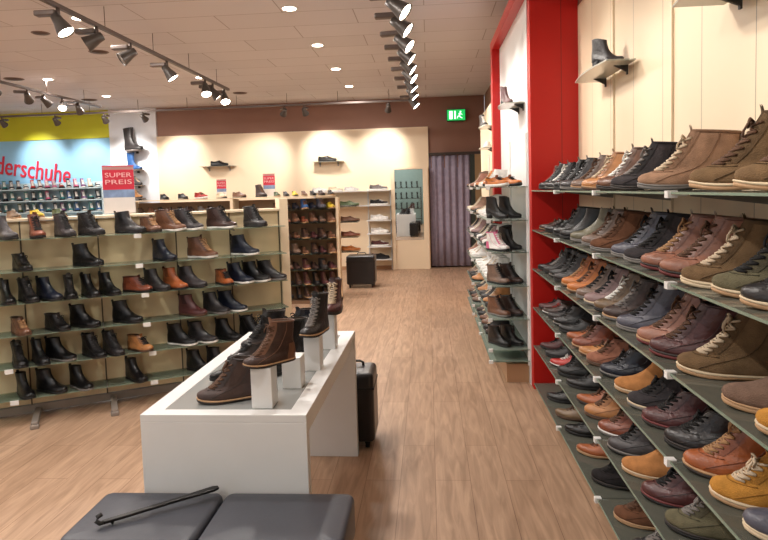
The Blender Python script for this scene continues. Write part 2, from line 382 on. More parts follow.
    tpl('heeled_ankle_boot', [('upper', Hh.upper(), 'u', 0), ('outsole', Hh.sole(.02, .052, .006, False), 's', 0), ('heel', Hh.heelblock(.15), 's', 0), ('lining', Hh.lining(), 'i', 0), ('zip_strip', Hh.patch(3, nb, pi / 2 - .06, pi / 2 + .06, .006, 2), 'c', 0)])
    simple('heeled_ankle_boot', [(Hh.upper(), 'u'), (Hh.sole(.02, .052, .006, False), 's'), (Hh.heelblock(.15), 's'), (Hh.lining(), 'i')])
    W = Shape(WELL)
    simple('tall_boot', [(W.upper(), 'u'), (W.sole(0, .05, .012), 's'), (W.lining(), 'i'), (W.collar(), 'c')])
make_templates()
NAMES = {'lace_boot': 'lace_up_boot', 'chelsea_boot': 'chelsea_boot', 'chukka_boot': 'chukka_boot', 'dress_shoe': 'dress_shoe', 'loafer': 'loafer', 'sneaker': 'sneaker', 'high_lace_boot': 'high_lace_up_boot',
         'heeled_ankle_boot': 'heeled_ankle_boot', 'tall_boot': 'tall_boot'}
WORDS = {'lace_boot': 'lace-up boot', 'chelsea_boot': 'chelsea boot', 'chukka_boot': 'chukka boot', 'dress_shoe': 'lace-up shoe', 'loafer': 'slip-on shoe', 'sneaker': 'sneaker', 'high_lace_boot': 'high lace-up boot',
         'heeled_ankle_boot': 'heeled ankle boot', 'tall_boot': 'tall boot'}
CATS = {'sneaker': 'sneaker', 'dress_shoe': 'shoe', 'loafer': 'shoe'}
# colour name -> (upper sRGB, darker trim, finish)
PAL = {
 'black': ((17, 16, 17), (11, 11, 12)), 'charcoal': ((44, 41, 42), (28, 27, 28)), 'dark grey': ((64, 60, 62), (44, 42, 44)), 'grey': ((128, 122, 120), (95, 90, 88)),
 'slate blue': ((84, 84, 96), (54, 54, 64)), 'navy': ((22, 27, 42), (16, 18, 28)), 'dark brown': ((62, 42, 36), (42, 29, 25)), 'brown': ((112, 76, 56), (80, 54, 40)),
 'taupe': ((122, 98, 84), (88, 70, 60)), 'dusty brown': ((158, 108, 88), (112, 76, 64)), 'tan': ((186, 128, 78), (140, 92, 54)), 'light tan': ((166, 132, 108), (128, 98, 78)),
 'orange tan': ((198, 116, 50), (142, 76, 32)), 'cognac': ((160, 88, 48), (108, 56, 32)), 'reddish brown': ((132, 70, 48), (92, 46, 34)), 'burgundy': ((84, 46, 46), (56, 32, 34)),
 'olive brown': ((118, 94, 68), (84, 66, 48)), 'olive': ((108, 102, 80), (74, 70, 56)), 'mustard': ((192, 136, 62), (148, 102, 46)), 'red': ((178, 40, 32), (120, 26, 22)),
 'white': ((232, 230, 226), (196, 194, 192)), 'cream': ((222, 206, 178), (190, 172, 142)), 'pink': ((206, 104, 140), (150, 60, 96)), 'blue': ((48, 92, 150), (32, 60, 104)),
 'teal': ((60, 130, 130), (38, 88, 90)), 'yellow': ((214, 186, 60), (170, 142, 40)), 'green': ((74, 88, 54), (50, 62, 38)), 'purple': ((112, 70, 120), (76, 46, 84)), 'mauve grey': ((146, 118, 116), (104, 82, 82)),
}
SOLES = {'black': (24, 23, 23), 'brown': (88, 62, 44), 'tan': (182, 144, 106), 'cream': (216, 196, 164), 'white': (230, 228, 222), 'grey': (120, 116, 112), 'dark': (46, 38, 34), 'red': (110, 44, 44)}
LACE = {'black': (24, 22, 22), 'brown': (92, 64, 46), 'light': (204, 184, 158), 'white': (228, 226, 220), 'grey': (128, 122, 118), 'tan': (168, 128, 90), 'red': (160, 52, 44)}
def shoe_mats(color, sole='dark', welt=None, lace='brown', finish='leather', trim=None, rough=.42):
    u, c = PAL[color]
    if trim: c = PAL[trim][0]
    mk = suede if finish == 'suede' else (cloth if finish == 'cloth' else (lambda q: leather(q, rough)))
    dd = tuple(int(a * .45 + b * .5) for a, b in zip(u, PAL[color][1]))
    if trim: dd = PAL[trim][0]
    return {'u': mk(u), 'c': mk(c), 'd': mk(dd), 's': rubber(SOLES[sole]), 'w': rubber(SOLES[welt or sole]), 'l': cloth(LACE[lace]), 'i': cloth((58, 44, 36) if color not in ('white', 'cream') else (190, 186, 180))}
def put_shoe(kind, toe, ang, L, mats, label, group=None, small=False, cat=None):
    """toe = world point under the toe tip on the surface; ang = heading of the toe in degrees"""
    a = R_(ang); base = (toe[0] - L * cos(a), toe[1] - L * sin(a), toe[2] + .0015)
    cat = cat or CATS.get(kind, 'boot'); small = small or kind in ('loafer', 'tall_boot')
    if small:
        me, slots = TPL[kind + '*']
        o = bpy.data.objects.new(NAMES[kind], me); COL.objects.link(o)
        for i, s in enumerate(slots):
            o.material_slots[i].link = 'OBJECT'; o.material_slots[i].material = mats[s]
        o.location = base; o.rotation_euler = (0, 0, a); o.scale = (L, L, L)
        return tag(o, label, cat, group)
    root = empty(NAMES[kind], base, a, label, cat, group); root.scale = (L, L, L)
    for nm, me, slot, _ in TPL[kind]:
        o = bpy.data.objects.new(nm, me); COL.objects.link(o); o.parent = root
        o.material_slots[0].link = 'OBJECT'; o.material_slots[0].material = mats[slot]
    return root
ORD = ['first', 'second', 'third', 'fourth', 'fifth', 'sixth', 'seventh', 'eighth', 'ninth', 'tenth', 'eleventh', 'twelfth', 'thirteenth', 'fourteenth', 'fifteenth', 'sixteenth', 'seventeenth', 'eighteenth', 'nineteenth', 'twentieth']
SHELFN = ['top shelf', 'second shelf', 'third shelf', 'fourth shelf', 'fifth shelf', 'lowest shelf']
RSHELF = ['top right shelf', 'second right shelf', 'third right shelf', 'fourth right shelf', 'fifth right shelf', 'lowest right shelf']

# ------------------------------------------------------------------ right wall shelving
ZR = [1.551, 1.251, .951, .651, .351, .051]
YS = [.27, 1.18, 2.09, 3.0, 3.91, 4.815]
unit = empty('shelving_unit', (XW, 2.5, 0), 0, 'tall wall shelving of glass shelves full of mens boots along the right cream wall', 'shelving')
def loc(parent, mb):  # shift world-built geometry into the parent's frame
    Mi = Matrix.Rotation(-parent.rotation_euler.z, 4, 'Z') @ Matrix.Translation(-Vector(parent.location))
    mb.v = [tuple(Mi @ Vector(v)) for v in mb.v]; return mb
def glass_shelf(parent, x0, x1, y0, y1, z, name='glass_shelf', t=.008, mat=None):
    g = loc(parent, MB().box(x0 + .003, x1, y0, y1, z - t, z)).build(name, mat or GLASS, parent)
    e = MB().box(x0, x0 + .003, y0, y1, z - t, z)
    loc(parent, e).build('polished_edge', GEDGE, g)
    return g
for k, z in enumerate(ZR):
    for b in range(5):
        g = glass_shelf(unit, .784, XW - .004, YS[b] + .004, YS[b + 1] - .004, z)
        mb = MB(); y = YS[b]
        mb.box(.774, .806, y - .012, y + .016, z - .02, z + .004)
        mb.box(.806, .84, y - .004, y + .006, z - .016, z - .008)
        loc(unit, mb).build('shelf_clip', WHITEP, g)
for y in YS[:-1]:
    mb = MB().box(XW - .012, XW - .001, y - .006, y + .006, .05, 2.90)
    for k in range(56): mb.box(XW - .0125, XW - .012, y - .002, y + .002, .1 + k * .05, .125 + k * .05)
    loc(unit, mb).build('slotted_upright', M((232, 214, 186), .4, name='upright_paint'), unit)
    for z in ZR[:-1]:
        mb = MB(); v = [(XW - .012, z - .009), (.85, z - .009), (.85, z - .016), (XW - .012, z - .055)]
        mb.add([(x, y + dy, zz) for dy in (-.003, .003) for x, zz in v], [(0, 1, 2, 3), (7, 6, 5, 4), (0, 4, 5, 1), (1, 5, 6, 2), (2, 6, 7, 3), (3, 7, 4, 0)])
        loc(unit, mb).build('shelf_bracket', STEEL, unit)
LB, CH, CK, DS = 'lace_boot', 'chelsea_boot', 'chukka_boot', 'dress_shoe'
# (Y of the toe, kind, colour, outsole, welt, laces, finish, length)
ROWS = [
 [(4.62, LB, 'black', 'black', 'black', 'grey', 'l', .29), (4.40, LB, 'charcoal', 'black', 'grey', 'white', 'l', .29), (4.14, LB, 'black', 'black', 'black', 'black', 'l', .30), (3.90, LB, 'dark grey', 'grey', 'grey', 'black', 'l', .30),
  (3.62, LB, 'taupe', 'grey', 'tan', 'brown', 'l', .30), (3.33, LB, 'tan', 'brown', 'tan', 'light', 'l', .30), (3.08, LB, 'brown', 'dark', 'dark', 'white', 'l', .31), (2.83, LB, 'dark grey', 'dark', 'dark', 'grey', 's', .32),
  (2.50, LB, 'light tan', 'grey', 'grey', 'light', 's', .35), (2.00, LB, 'olive brown', 'tan', 'cream', 'brown', 's', .36), (1.73, LB, 'olive brown', 'tan', 'cream', 'brown', 's', .35)],
 [(4.66, DS, 'dark brown', 'black', 'tan', 'brown', 'l', .29), (4.44, DS, 'black', 'black', 'black', 'black', 'l', .30), (4.14, LB, 'black', 'black', 'black', 'black', 'l', .30), (3.92, CH, 'black', 'black', 'black', 'black', 'l', .30),
  (3.68, CH, 'olive', 'grey', 'grey', 'black', 'l', .31), (3.40, LB, 'taupe', 'grey', 'grey', 'brown', 'l', .31), (3.16, LB, 'brown', 'grey', 'grey', 'brown', 's', .31), (2.86, LB, 'slate blue', 'grey', 'grey', 'black', 'l', .32),
  (2.66, LB, 'dark grey', 'grey', 'grey', 'black', 's', .32), (2.44, LB, 'dusty brown', 'red', 'dark', 'tan', 'l', .33), (2.25, LB, 'dusty brown', 'red', 'dark', 'brown', 'l', .33), (2.04, LB, 'olive brown', 'cream', 'cream', 'light', 's', .33),
  (1.86, LB, 'olive', 'tan', 'cream', 'black', 's', .33), (1.67, LB, 'charcoal', 'tan', 'cream', 'black', 'l', .32), (1.50, LB, 'slate blue', 'tan', 'grey', 'black', 'l', .32)],
 [(4.72, DS, 'black', 'black', 'black', 'black', 'l', .29), (4.52, LB, 'charcoal', 'black', 'black', 'grey', 'l', .29), (4.33, LB, 'black', 'black', 'grey', 'black', 'l', .30), (4.13, LB, 'charcoal', 'black', 'black', 'black', 'l', .30),
  (3.93, LB, 'orange tan', 'brown', 'tan', 'tan', 'l', .30), (3.70, LB, 'orange tan', 'brown', 'tan', 'brown', 'l', .31), (3.49, LB, 'taupe', 'grey', 'grey', 'black', 'l', .31), (3.32, LB, 'mauve grey', 'grey', 'cream', 'black', 'l', .31),
  (3.13, LB, 'olive brown', 'black', 'dark', 'white', 'l', .31), (2.95, LB, 'dark brown', 'grey', 'tan', 'grey', 'l', .31), (2.74, LB, 'slate blue', 'grey', 'grey', 'black', 'l', .32), (2.50, LB, 'dusty brown', 'red', 'tan', 'brown', 'l', .33),
  (2.33, LB, 'burgundy', 'red', 'dark', 'brown', 'l', .32), (2.10, LB, 'olive brown', 'tan', 'cream', 'light', 's', .34), (1.78, CH, 'taupe', 'tan', 'tan', 'brown', 's', .33), (1.58, CK, 'mustard', 'tan', 'cream', 'tan', 's', .32)],
 [(4.72, DS, 'burgundy', 'black', 'black', 'black', 'l', .29), (4.56, DS, 'dark brown', 'black', 'white', 'red', 'l', .29), (4.38, DS, 'charcoal', 'black', 'black', 'black', 'l', .29), (4.18, CK, 'black', 'black', 'grey', 'black', 'l', .30),
  (3.98, DS, 'black', 'black', 'black', 'black', 'l', .30), (3.76, DS, 'cognac', 'brown', 'brown', 'brown', 'l', .31), (3.58, CK, 'reddish brown', 'brown', 'tan', 'brown', 'l', .31), (3.42, DS, 'tan', 'brown', 'tan', 'brown', 'l', .31),
  (3.25, CK, 'dusty brown', 'brown', 'brown', 'brown', 's', .31), (3.06, CK, 'navy', 'black', 'grey', 'black', 'l', .31), (2.82, CH, 'tan', 'tan', 'cream', 'tan', 's', .32), (2.62, CK, 'dark grey', 'grey', 'cream', 'black', 's', .32),
  (2.43, CK, 'burgundy', 'dark', 'red', 'black', 'l', .32), (2.23, CK, 'charcoal', 'black', 'dark', 'black', 'l', .32), (2.03, LB, 'cognac', 'dark', 'tan', 'tan', 'l', .33), (1.84, CK, 'mustard', 'tan', 'cream', 'light', 's', .33), (1.66, CH, 'slate blue', 'cream', 'cream', 'black', 'l', .32)],
 [(4.72, DS, 'burgundy', 'black', 'black', 'black', 'l', .29), (4.50, DS, 'charcoal', 'black', 'black', 'black', 'l', .29), (4.27, DS, 'red', 'black', 'white', 'white', 'l', .29), (4.06, CK, 'black', 'black', 'black', 'black', 'l', .30),
  (3.82, DS, 'black', 'black', 'black', 'black', 'l', .30), (3.52, DS, 'cognac', 'dark', 'dark', 'brown', 'l', .31), (3.32, CK, 'tan', 'brown', 'brown', 'brown', 'l', .31), (3.09, CK, 'reddish brown', 'grey', 'white', 'brown', 'l', .32),
  (2.88, CK, 'dark grey', 'black', 'grey', 'black', 'l', .32), (2.66, CH, 'tan', 'tan', 'cream', 'tan', 's', .32), (2.44, CK, 'burgundy', 'black', 'red', 'black', 'l', .32), (2.22, CK, 'olive', 'black', 'dark', 'grey', 's', .32)],
 [(4.45, DS, 'black', 'black', 'black', 'black', 'l', .30), (4.12, DS, 'olive brown', 'brown', 'brown', 'brown', 'l', .30), (3.84, DS, 'black', 'black', 'black', 'black', 'l', .31), (3.54, DS, 'cognac', 'tan', 'tan', 'brown', 'l', .31),
  (3.20, CK, 'charcoal', 'black', 'dark', 'black', 's', .31), (2.82, CK, 'brown', 'tan', 'tan', 'brown', 's', .31), (2.55, CK, 'charcoal', 'black', 'black', 'grey', 'l', .31)],
]
for k, row in enumerate(ROWS):
    for i, (y, kind, c, so, we, la, fi, L) in enumerate(row):
        m = shoe_mats(c, so, we, la, 'suede' if fi == 's' else 'leather', rough=random.choice([.3, .36, .42]))
        ang = 180 - random.uniform(20, 30)
        fin = ' suede' if fi == 's' else ' leather'
        sol = {'cream': ' with cream welt', 'white': ' with white welt', 'tan': ' with tan welt', 'red': ' with red welt'}.get(we, '')
        put_shoe(kind, (.812 + random.uniform(-.008, .012), y, ZR[k]), ang, L, m,
                 f'{c}{fin} {WORDS[kind]}{sol}, {ORD[i]} from red pillar, {RSHELF[k]}', 'mens shoes on the right wall shelving')

# wall display shelves high on the right wall
def display_shelf(x0, x1, y0, y1, z, label, wall='x'):
    r = empty('display_shelf', ((x0 + x1) / 2, (y0 + y1) / 2, z), 0, label, 'shelf')
    g = MB(); n = 10; ptsf = []
    for i in range(n + 1):  # slightly bowed front
        t = i / n; bow = .03 * sin(pi * t)
        ptsf.append((x0 - bow + .02, y0 + (y1 - y0) * t) if wall == 'x' else (x0 + (x1 - x0) * t, y0 - bow + .02))
    back = [(x1, y1), (x1, y0)] if wall == 'x' else [(x1, y1), (x0, y1)]
    pl = ptsf + back
    g.rings([[Vector((p[0], p[1], zz)) for p in pl] for zz in (z - .008, z)], True, True, smooth=False)
    loc(r, g).build('glass_plate', GLASS_PALE, r)
    for t in (.2, .8):
        mb = MB()
        if wall == 'x':
            y = y0 + (y1 - y0) * t
            pr = [(x1, z - .009), (x0 + .10, z - .009), (x1, z - .05)]
            mb.add([(a, y + d, b) for d in (-.006, .006) for a, b in pr], [(0, 1, 2), (5, 4, 3), (0, 3, 4, 1), (1, 4, 5, 2), (2, 5, 3, 0)])
            mb.box(x1 - .008, x1, y - .008, y + .008, z - .06, z + .008)
        else:
            x = x0 + (x1 - x0) * t
            pr = [(y1, z - .009), (y0 + .06, z - .009), (y1, z - .07)]
            mb.add([(x + d, a, b) for d in (-.006, .006) for a, b in pr], [(0, 1, 2), (5, 4, 3), (0, 3, 4, 1), (1, 4, 5, 2), (2, 5, 3, 0)])
            mb.box(x - .012, x + .012, y1 - .012, y1, z - .09, z + .02)
        loc(r, mb).build('shelf_bracket', DARK if wall == 'x' else STEEL, r)
    return r
display_shelf(.95, XW - .0145, 3.47, 4.18, 2.25, 'glass display shelf on dark brackets high on the cream wall beside the red pillar')
display_shelf(.92, XW - .0145, 1.82, 2.48, 2.25, 'glass display shelf high on the cream wall nearest the viewer')
put_shoe('heeled_ankle_boot', (1.10, 3.60, 2.25), -58, .225, shoe_mats('charcoal', 'black', finish='leather'), 'black heeled ankle boot alone on the high glass shelf beside the red pillar')

# ------------------------------------------------------------------ second shelving on the white and cream box wall
ZS = [1.585, 1.32, 1.065, .795, .53, .285]
XF = .465; XB2 = .779
u2_ = empty('shelving_unit', (XB2, 6.4, 0), 0, 'white glass wall shelving of womens shoes on the white wall beyond the red pillar', 'shelving')
for k, z in enumerate(ZS + [.19]):
    for y0, y1 in ((4.94, 5.92), (5.93, 6.68), (6.87, 7.95)):
        g = glass_shelf(u2_, XF, XB2 - .003, y0, y1, z, mat=GLASS_MID)
        mb = MB().box(XF - .012, XF + .02, y0 - .004, y0 + .02, z - .02, z + .004)
        loc(u2_, mb).build('shelf_clip', WHITEP, g)
PLW = M((176, 138, 104), .4, var=.1, scale=3, name='brown_board')
loc(u2_, MB().box(.60, XB2 - .002, 5.0, 6.69, 0, .15)).build('plinth', PLW, u2_)
loc(u2_, MB().box(.60, XB2 - .002, 6.87, 7.93, 0, .15)).build('plinth', PLW, u2_)
for y in (4.96, 5.925, 6.88, 7.94):
    mb = MB().box(XB2 - .014, XB2 - .001, y - .01, y + .01, .15, 2.0)
    loc(u2_, mb).build('slotted_upright', WHITEP, u2_)
NEAR = [[('sneaker', 'orange tan', 'white'), ('sneaker', 'orange tan', 'black')], [('heeled_ankle_boot', 'black', 'black')] * 2, [('lace_boot', 'white', 'black'), ('heeled_ankle_boot', 'black', 'black')],
        [('lace_boot', 'taupe', 'black'), ('lace_boot', 'dark brown', 'black')], [('lace_boot', 'brown', 'grey'), ('lace_boot', 'dark brown', 'black')], [('chelsea_boot', 'black', 'black')] * 2]
FARC = ['white', 'white', 'grey', 'cream', 'tan', 'black', 'dusty brown', 'pink', 'white', 'charcoal', 'taupe', 'brown']
BIAS = [['white', 'white', 'cream', 'taupe', 'dusty brown', 'orange tan', 'grey'], ['white', 'white', 'light tan', 'charcoal', 'cream'], ['white', 'white', 'charcoal', 'black', 'mauve grey'], ['white', 'white', 'grey', 'dusty brown', 'tan'], ['brown', 'black', 'tan', 'charcoal', 'taupe'], ['dark brown', 'black', 'brown', 'charcoal', 'taupe']]
for k, z in enumerate(ZS):
    for j, (kind, c, so) in enumerate(NEAR[k]):
        put_shoe(kind, (.628 + j * .108, 5.0 + .03 * j, z), -52, .245, shoe_mats(c, so, lace='white' if k in (2,) else 'black', trim='pink' if c == 'white' else None),
                 f'{c}{" and pink" if c == "white" else ""} {WORDS[kind]}, {("left", "right")[j]} of front two, {SHELFN[k]} beyond red pillar', 'womens shoes beyond the red pillar')
    y = 5.47; i = 0
    while y < 7.85:
        if not (6.66 < y < 7.0):
            c = random.choice(BIAS[k]); kind = random.choice(['sneaker', 'sneaker', 'heeled_ankle_boot', 'lace_boot', 'loafer'] if k < 2 else ['lace_boot', 'heeled_ankle_boot', 'sneaker', 'lace_boot'])
            so = 'white' if c in ('white', 'cream', 'grey', 'pink') else 'black'
            put_shoe(kind, (XF + .012, y, z), 180 - random.uniform(5, 30), .25, shoe_mats(c, so, lace='light'),
                     f'small {c} {WORDS[kind]}, {ORD[i]} behind front two, {SHELFN[k]} beyond pillar', 'womens shoes beyond the red pillar', small=True)
            i += 1
        y += .205
def box_shelf(y0, z, label):
    return display_shelf(.60, XB2 - .001, y0, y0 + .42, z, label)
box_shelf(5.02, 2.25, 'small glass display shelf high on the white gloss wall')
put_shoe('heeled_ankle_boot', (.69, 5.14, 2.25), -75, .22, shoe_mats('burgundy', 'black'), 'dark red ankle boot on the small shelf high on the white wall')
box_shelf(7.02, 2.27, 'small glass display shelf high on the cream wall past the thin red post')
put_shoe('lace_boot', (.67, 7.16, 2.27), -80, .24, shoe_mats('charcoal', 'white', lace='white'), 'charcoal boot on the upper small shelf past the thin red post', small=True)
box_shelf(7.02, 2.03, 'lower small glass display shelf past the thin red post')
put_shoe('sneaker', (.67, 7.14, 2.03), -100, .25, shoe_mats('white', 'white', lace='white', trim='black'), 'white and black sneaker on the lower small shelf past the thin red post', small=True)

# ------------------------------------------------------------------ left gondola rack
GA = math.atan2(.56, 1); G0 = Vector((-2.535, 4.575, 0)); gd = Vector((cos(GA), sin(GA), 0)); gn = Vector((sin(GA), -cos(GA), 0))
def gp(s, n, z=0): return G0 + gd * s + gn * n + Vector((0, 0, z))
g1 = empty('shoe_rack', G0, GA, 'long freestanding beige shoe rack with glass shelves and metal feet at left', 'shoe rack')
def gbox(s0, s1, n0, n1, z0, z1, mb=None):   # in the rack's own frame: x along, -y to the front
    return (mb or MB()).box(s0, s1, -n1, -n0, z0, z1)
SE = [-2.58, -2.065, -1.55, -1.03, -.515, 0, .57, 1.0, 1.42]
for a, b in zip(SE, SE[1:]): gbox(a + .004, b - .004, -.03, 0, .075, 1.434).build('back_panel', BEIGEW, g1)
gbox(SE[0], SE[-1], -.05, .012, .012, .07).build('bottom_rail', GREYP, g1, .004)
gbox(SE[0], SE[-1], -.20, .03, 1.437, 1.457).build('top_board', CREAM, g1, .003)
gbox(1.425, 1.50, -.10, .03, 0, 1.54).build('end_post', CREAM, g1, .004)
for s in SE:
    gbox(s - .005, s + .005, -.028, .004, .03, 1.434).build('slotted_upright', M((92, 78, 62), .5, name='dark_upright'), g1)
    if s < 1.4:
        f = MB(); gbox(s + .018, s + .062, -.30, .37, .010, .048, f); gbox(s + .012, s + .068, .33, .38, 0, .03, f)
        f.build('foot', GREYP, g1, .006)
ZG = [1.316 - .2265 * k for k in range(6)]
for k, z in enumerate(ZG):
    for a, b in ((SE[0], SE[2]), (SE[2], SE[3]), (SE[3], SE[5]), (SE[5], SE[7]), (SE[7], SE[8])):
        g = gbox(a + .004, b - .004, .004, .222, z - .006, z).build('glass_shelf', GLASS_CLEAR, g1)
        gbox(a + .004, b - .004, .222, .225, z - .006, z).build('polished_edge', GEDGE, g)
    for s in (SE[2], SE[3], SE[5], SE[7]):
        gbox(s - .004, s + .004, .002, .19, z - .022, z - .007).build('shelf_arm', STEEL, g1)
for k, s in ((0, .27), (1, .27), (2, .30), (3, .30), (4, .33), (5, .33), (4, -.62), (5, -.60)):
    gbox(s - .026, s + .026, .226, .232, ZG[k] - .034, ZG[k] - .002).build('price_tag', WHITEP, g1)
HB = 'heeled_ankle_boot'
GS = [
 [(-2.964, CH, 'dark grey', 'black', 15), (-2.801, LB, 'reddish brown', 'black', 0), (-2.644, LB, 'dark grey', 'black', 10), (-2.491, LB, 'charcoal', 'black', 20), (-2.256, CH, 'charcoal', 'black', 55), (-2.133, CK, 'brown', 'dark', 10),
  (-2.001, LB, 'brown', 'white', 35), (-1.885, LB, 'dark grey', 'white', 30), (-1.658, LB, 'dark brown', 'white', 40), (-1.426, LB, 'charcoal', 'black', 10)],
 [(-2.891, CK, 'black', 'black', 10), (-2.52, CH, 'black', 'black', 30), (-2.052, CH, 'navy', 'black', 15), (-1.799, LB, 'brown', 'white', 40), (-1.505, CH, 'navy', 'white', 25)],
 [(-2.985, CH, 'black', 'black', 0), (-2.900, LB, 'black', 'black', 10), (-2.790, CH, 'navy', 'black', 20), (-2.690, LB, 'black', 'black', -10), (-2.590, CH, 'black', 'black', 5), (-2.48, CH, 'black', 'black', 10), (-2.232, CK, 'reddish brown', 'black', 35),
  (-2.109, CH, 'charcoal', 'black', 20), (-1.995, CH, 'cognac', 'black', 15), (-1.879, CH, 'dark grey', 'black', 25), (-1.664, CK, 'cognac', 'black', 0), (-1.561, CH, 'navy', 'white', 20), (-1.462, CH, 'black', 'white', 25), (-1.332, CH, 'charcoal', 'grey', 35)],
 [(-2.923, CK, 'brown', 'brown', 10), (-2.72, CK, 'black', 'black', 20), (-2.56, CH, 'black', 'black', 35), (-2.304, CH, 'black', 'black', 30), (-1.885, CH, 'burgundy', 'brown', 25), (-1.726, CH, 'charcoal', 'grey', 20), (-1.61, CH, 'navy', 'white', 35)],
 [(-2.943, LB, 'black', 'black', 0), (-2.84, CH, 'black', 'black', 5), (-2.72, CH, 'black', 'grey', 30), (-2.52, LB, 'black', 'black', 15), (-2.404, LB, 'charcoal', 'black', 10), (-2.238, CK, 'tan', 'brown', 20), (-1.963, CH, 'black', 'white', 30), (-1.826, CH, 'charcoal', 'white', 30),
  (-1.651, CH, 'black', 'black', 20), (-1.476, LB, 'black', 'black', 20)],
 [(-2.923, CH, 'black', 'black', 5), (-2.775, CH, 'black', 'black', 30), (-2.605, CH, 'black', 'grey', 15), (-2.274, CH, 'black', 'black', 10), (-1.859, CH, 'black', 'black', 20), (-1.72, CH, 'charcoal', 'black', 20)],
]
pk = -1
for k, row in enumerate(GS):
    for i, (x, kind, c, so, rot) in enumerate(row):
        s = (x + 2.535 - .4886 * .17) / .8725
        s = max(s, ps + .133) if i else s; ps, pk = s, k
        L = .27 if kind != CK else .26
        tr = {'grey': 'grey', 'white': 'white'}.get(so, so)
        rot = min(rot + 16, 46)
        a = math.degrees(math.atan2(gn.y, gn.x)) + rot
        # keep the shoe between the back panel and the front edge
        ext = L * cos(R_(rot)); toe = gp(s + L * .5 * sin(R_(rot)), min(.29, .034 + ext + .02), ZG[k])
        m = shoe_mats(c, so, so, 'black' if c != 'brown' else 'tan', trim=('charcoal' if c == 'black' and i % 2 else None), rough=.33)
        put_shoe(kind, toe, a, L, m, f'{c} {WORDS[kind]}' + (f' with {so} sole' if so in ('white', 'grey') else '') + f', {ORD[i]} from left, {SHELFN[k]} of beige rack', 'ankle boots on the beige rack')
# things on top of the beige rack
for i, (s, c, nm) in enumerate(((-.66, 'red', 'red'), (-.51, 'olive brown', 'olive brown'), (-.36, 'yellow', 'mustard yellow'), (-.21, 'green', 'dark green'))):
    put_shoe('loafer', gp(s, .02, 1.457), -35, .21, shoe_mats(c, 'tan'), f'low {nm} slip-on shoe, {ORD[i]} from left on top of the beige rack', 'slip-on shoes on top of the beige rack')
def text_part(s, size, width, mat, parent, name, depth=.001, extr=.0008):
    cu = bpy.data.curves.new(name, 'FONT'); cu.body = s; cu.size = size; cu.align_x = 'CENTER'; cu.align_y = 'CENTER'; cu.extrude = extr; cu.resolution_u = 3
    t = bpy.data.objects.new(name, cu); COL.objects.link(t)
    bpy.context.view_layer.update(); dg = bpy.context.evaluated_depsgraph_get()
    me = bpy.data.meshes.new_from_object(t.evaluated_get(dg)); bpy.data.objects.remove(t)
    xs = [v.co.x for v in me.vertices]; w = max(xs) - min(xs)
    if width:
        for v in me.vertices: v.co.x *= width / w
    me.materials.clear(); me.materials.append(mat)
    o = bpy.data.objects.new(name, me); COL.objects.link(o); o.parent = parent
    return o
def poster(loc_, ang, w, h, label):
    """red sale card over a grey picture in a clear stand, faces -y of its own frame"""
    r = empty('poster_stand', loc_, ang, label, 'poster', 'sale posters on the racks')
    MB().box(-w / 2, w / 2, -.03, .03, 0, .006).build('stand_base', CLEAR, r)
    MB().box(-w / 2, w / 2, 0, .003, .006, h).build('clear_sleeve', CLEAR, r)
    MB().box(-w / 2 + .004, w / 2 - .004, -.003, -.001, h * .50, h - .006).build('red_card', M((206, 44, 66), .4, name='red_print'), r)
    MB().box(-w / 2 + .004, w / 2 - .004, -.003, -.001, h * .34, h * .50).build('picture', M((128, 148, 182), .4, var=.3, scale=14, name='picture_print'), r)
    MB().box(-w / 2 + .004, w / 2 - .004, -.003, -.001, .01, h * .34).build('white_card', M((226, 218, 212), .4, name='white_print'), r)
    MB().box(-w / 2 + .004, w / 2 - .004, -.0035, -.003, h * .90, h * .965).build('grey_header', M((180, 130, 126), .4, name='header_print'), r)
    for s_, zz, sz in (('SUPER', h * .79, h * .13), ('PREIS', h * .65, h * .13)):
        t = text_part(s_, sz, w * .82, M((240, 190, 190), .4, name='pale_print'), r, 'lettering')
        t.location = (0, -.004, zz); t.rotation_euler = (pi / 2, 0, 0)
    return r
poster(gp(.17, -.05, 1.459), GA - .15, .235, .385, 'largest red sale poster in a clear stand on top of the beige rack')

# ------------------------------------------------------------------ rear rack (across the shop) with brown shoes
YR = 8.8
rr = empty('shoe_rack', (-2.7, YR, 0), 0, 'rear cream shoe rack packed with brown shoes behind the beige rack', 'shoe rack')
ZQ = [1.54, 1.35, 1.155, .93, .715, .49, .27, .085]
loc(rr, MB().box(-4.3, -1.30, YR + .14, YR + .17, .05, 1.50)).build('back_panel', M((150, 118, 88), .6, name='brown_board'), rr)
for x in (-4.32, -2.8, -1.31):
    loc(rr, MB().box(x - .02, x + .02, YR + (.0 if x > -1.5 else -.14), YR + .17, 0, 1.53 if x < -1.5 else 1.50)).build('side_post', CREAM, rr)
loc(rr, MB().box(-4.3, -1.29, YR - .13, YR + .17, .0, .05)).build('bottom_board', M((120, 90, 66), .6, name='brown_board'), rr)
for i, z in enumerate(ZQ):
    for a, b in ((-4.29, -2.83), (-2.77, -1.34)):
        if z < .1: continue
        m = CREAM if i == 0 else GLASS_CLEAR
        loc(rr, MB().box(a, b, YR - .14, YR + .135, z - .012, z)).build('shelf_board' if i == 0 else 'glass_shelf', m, rr)
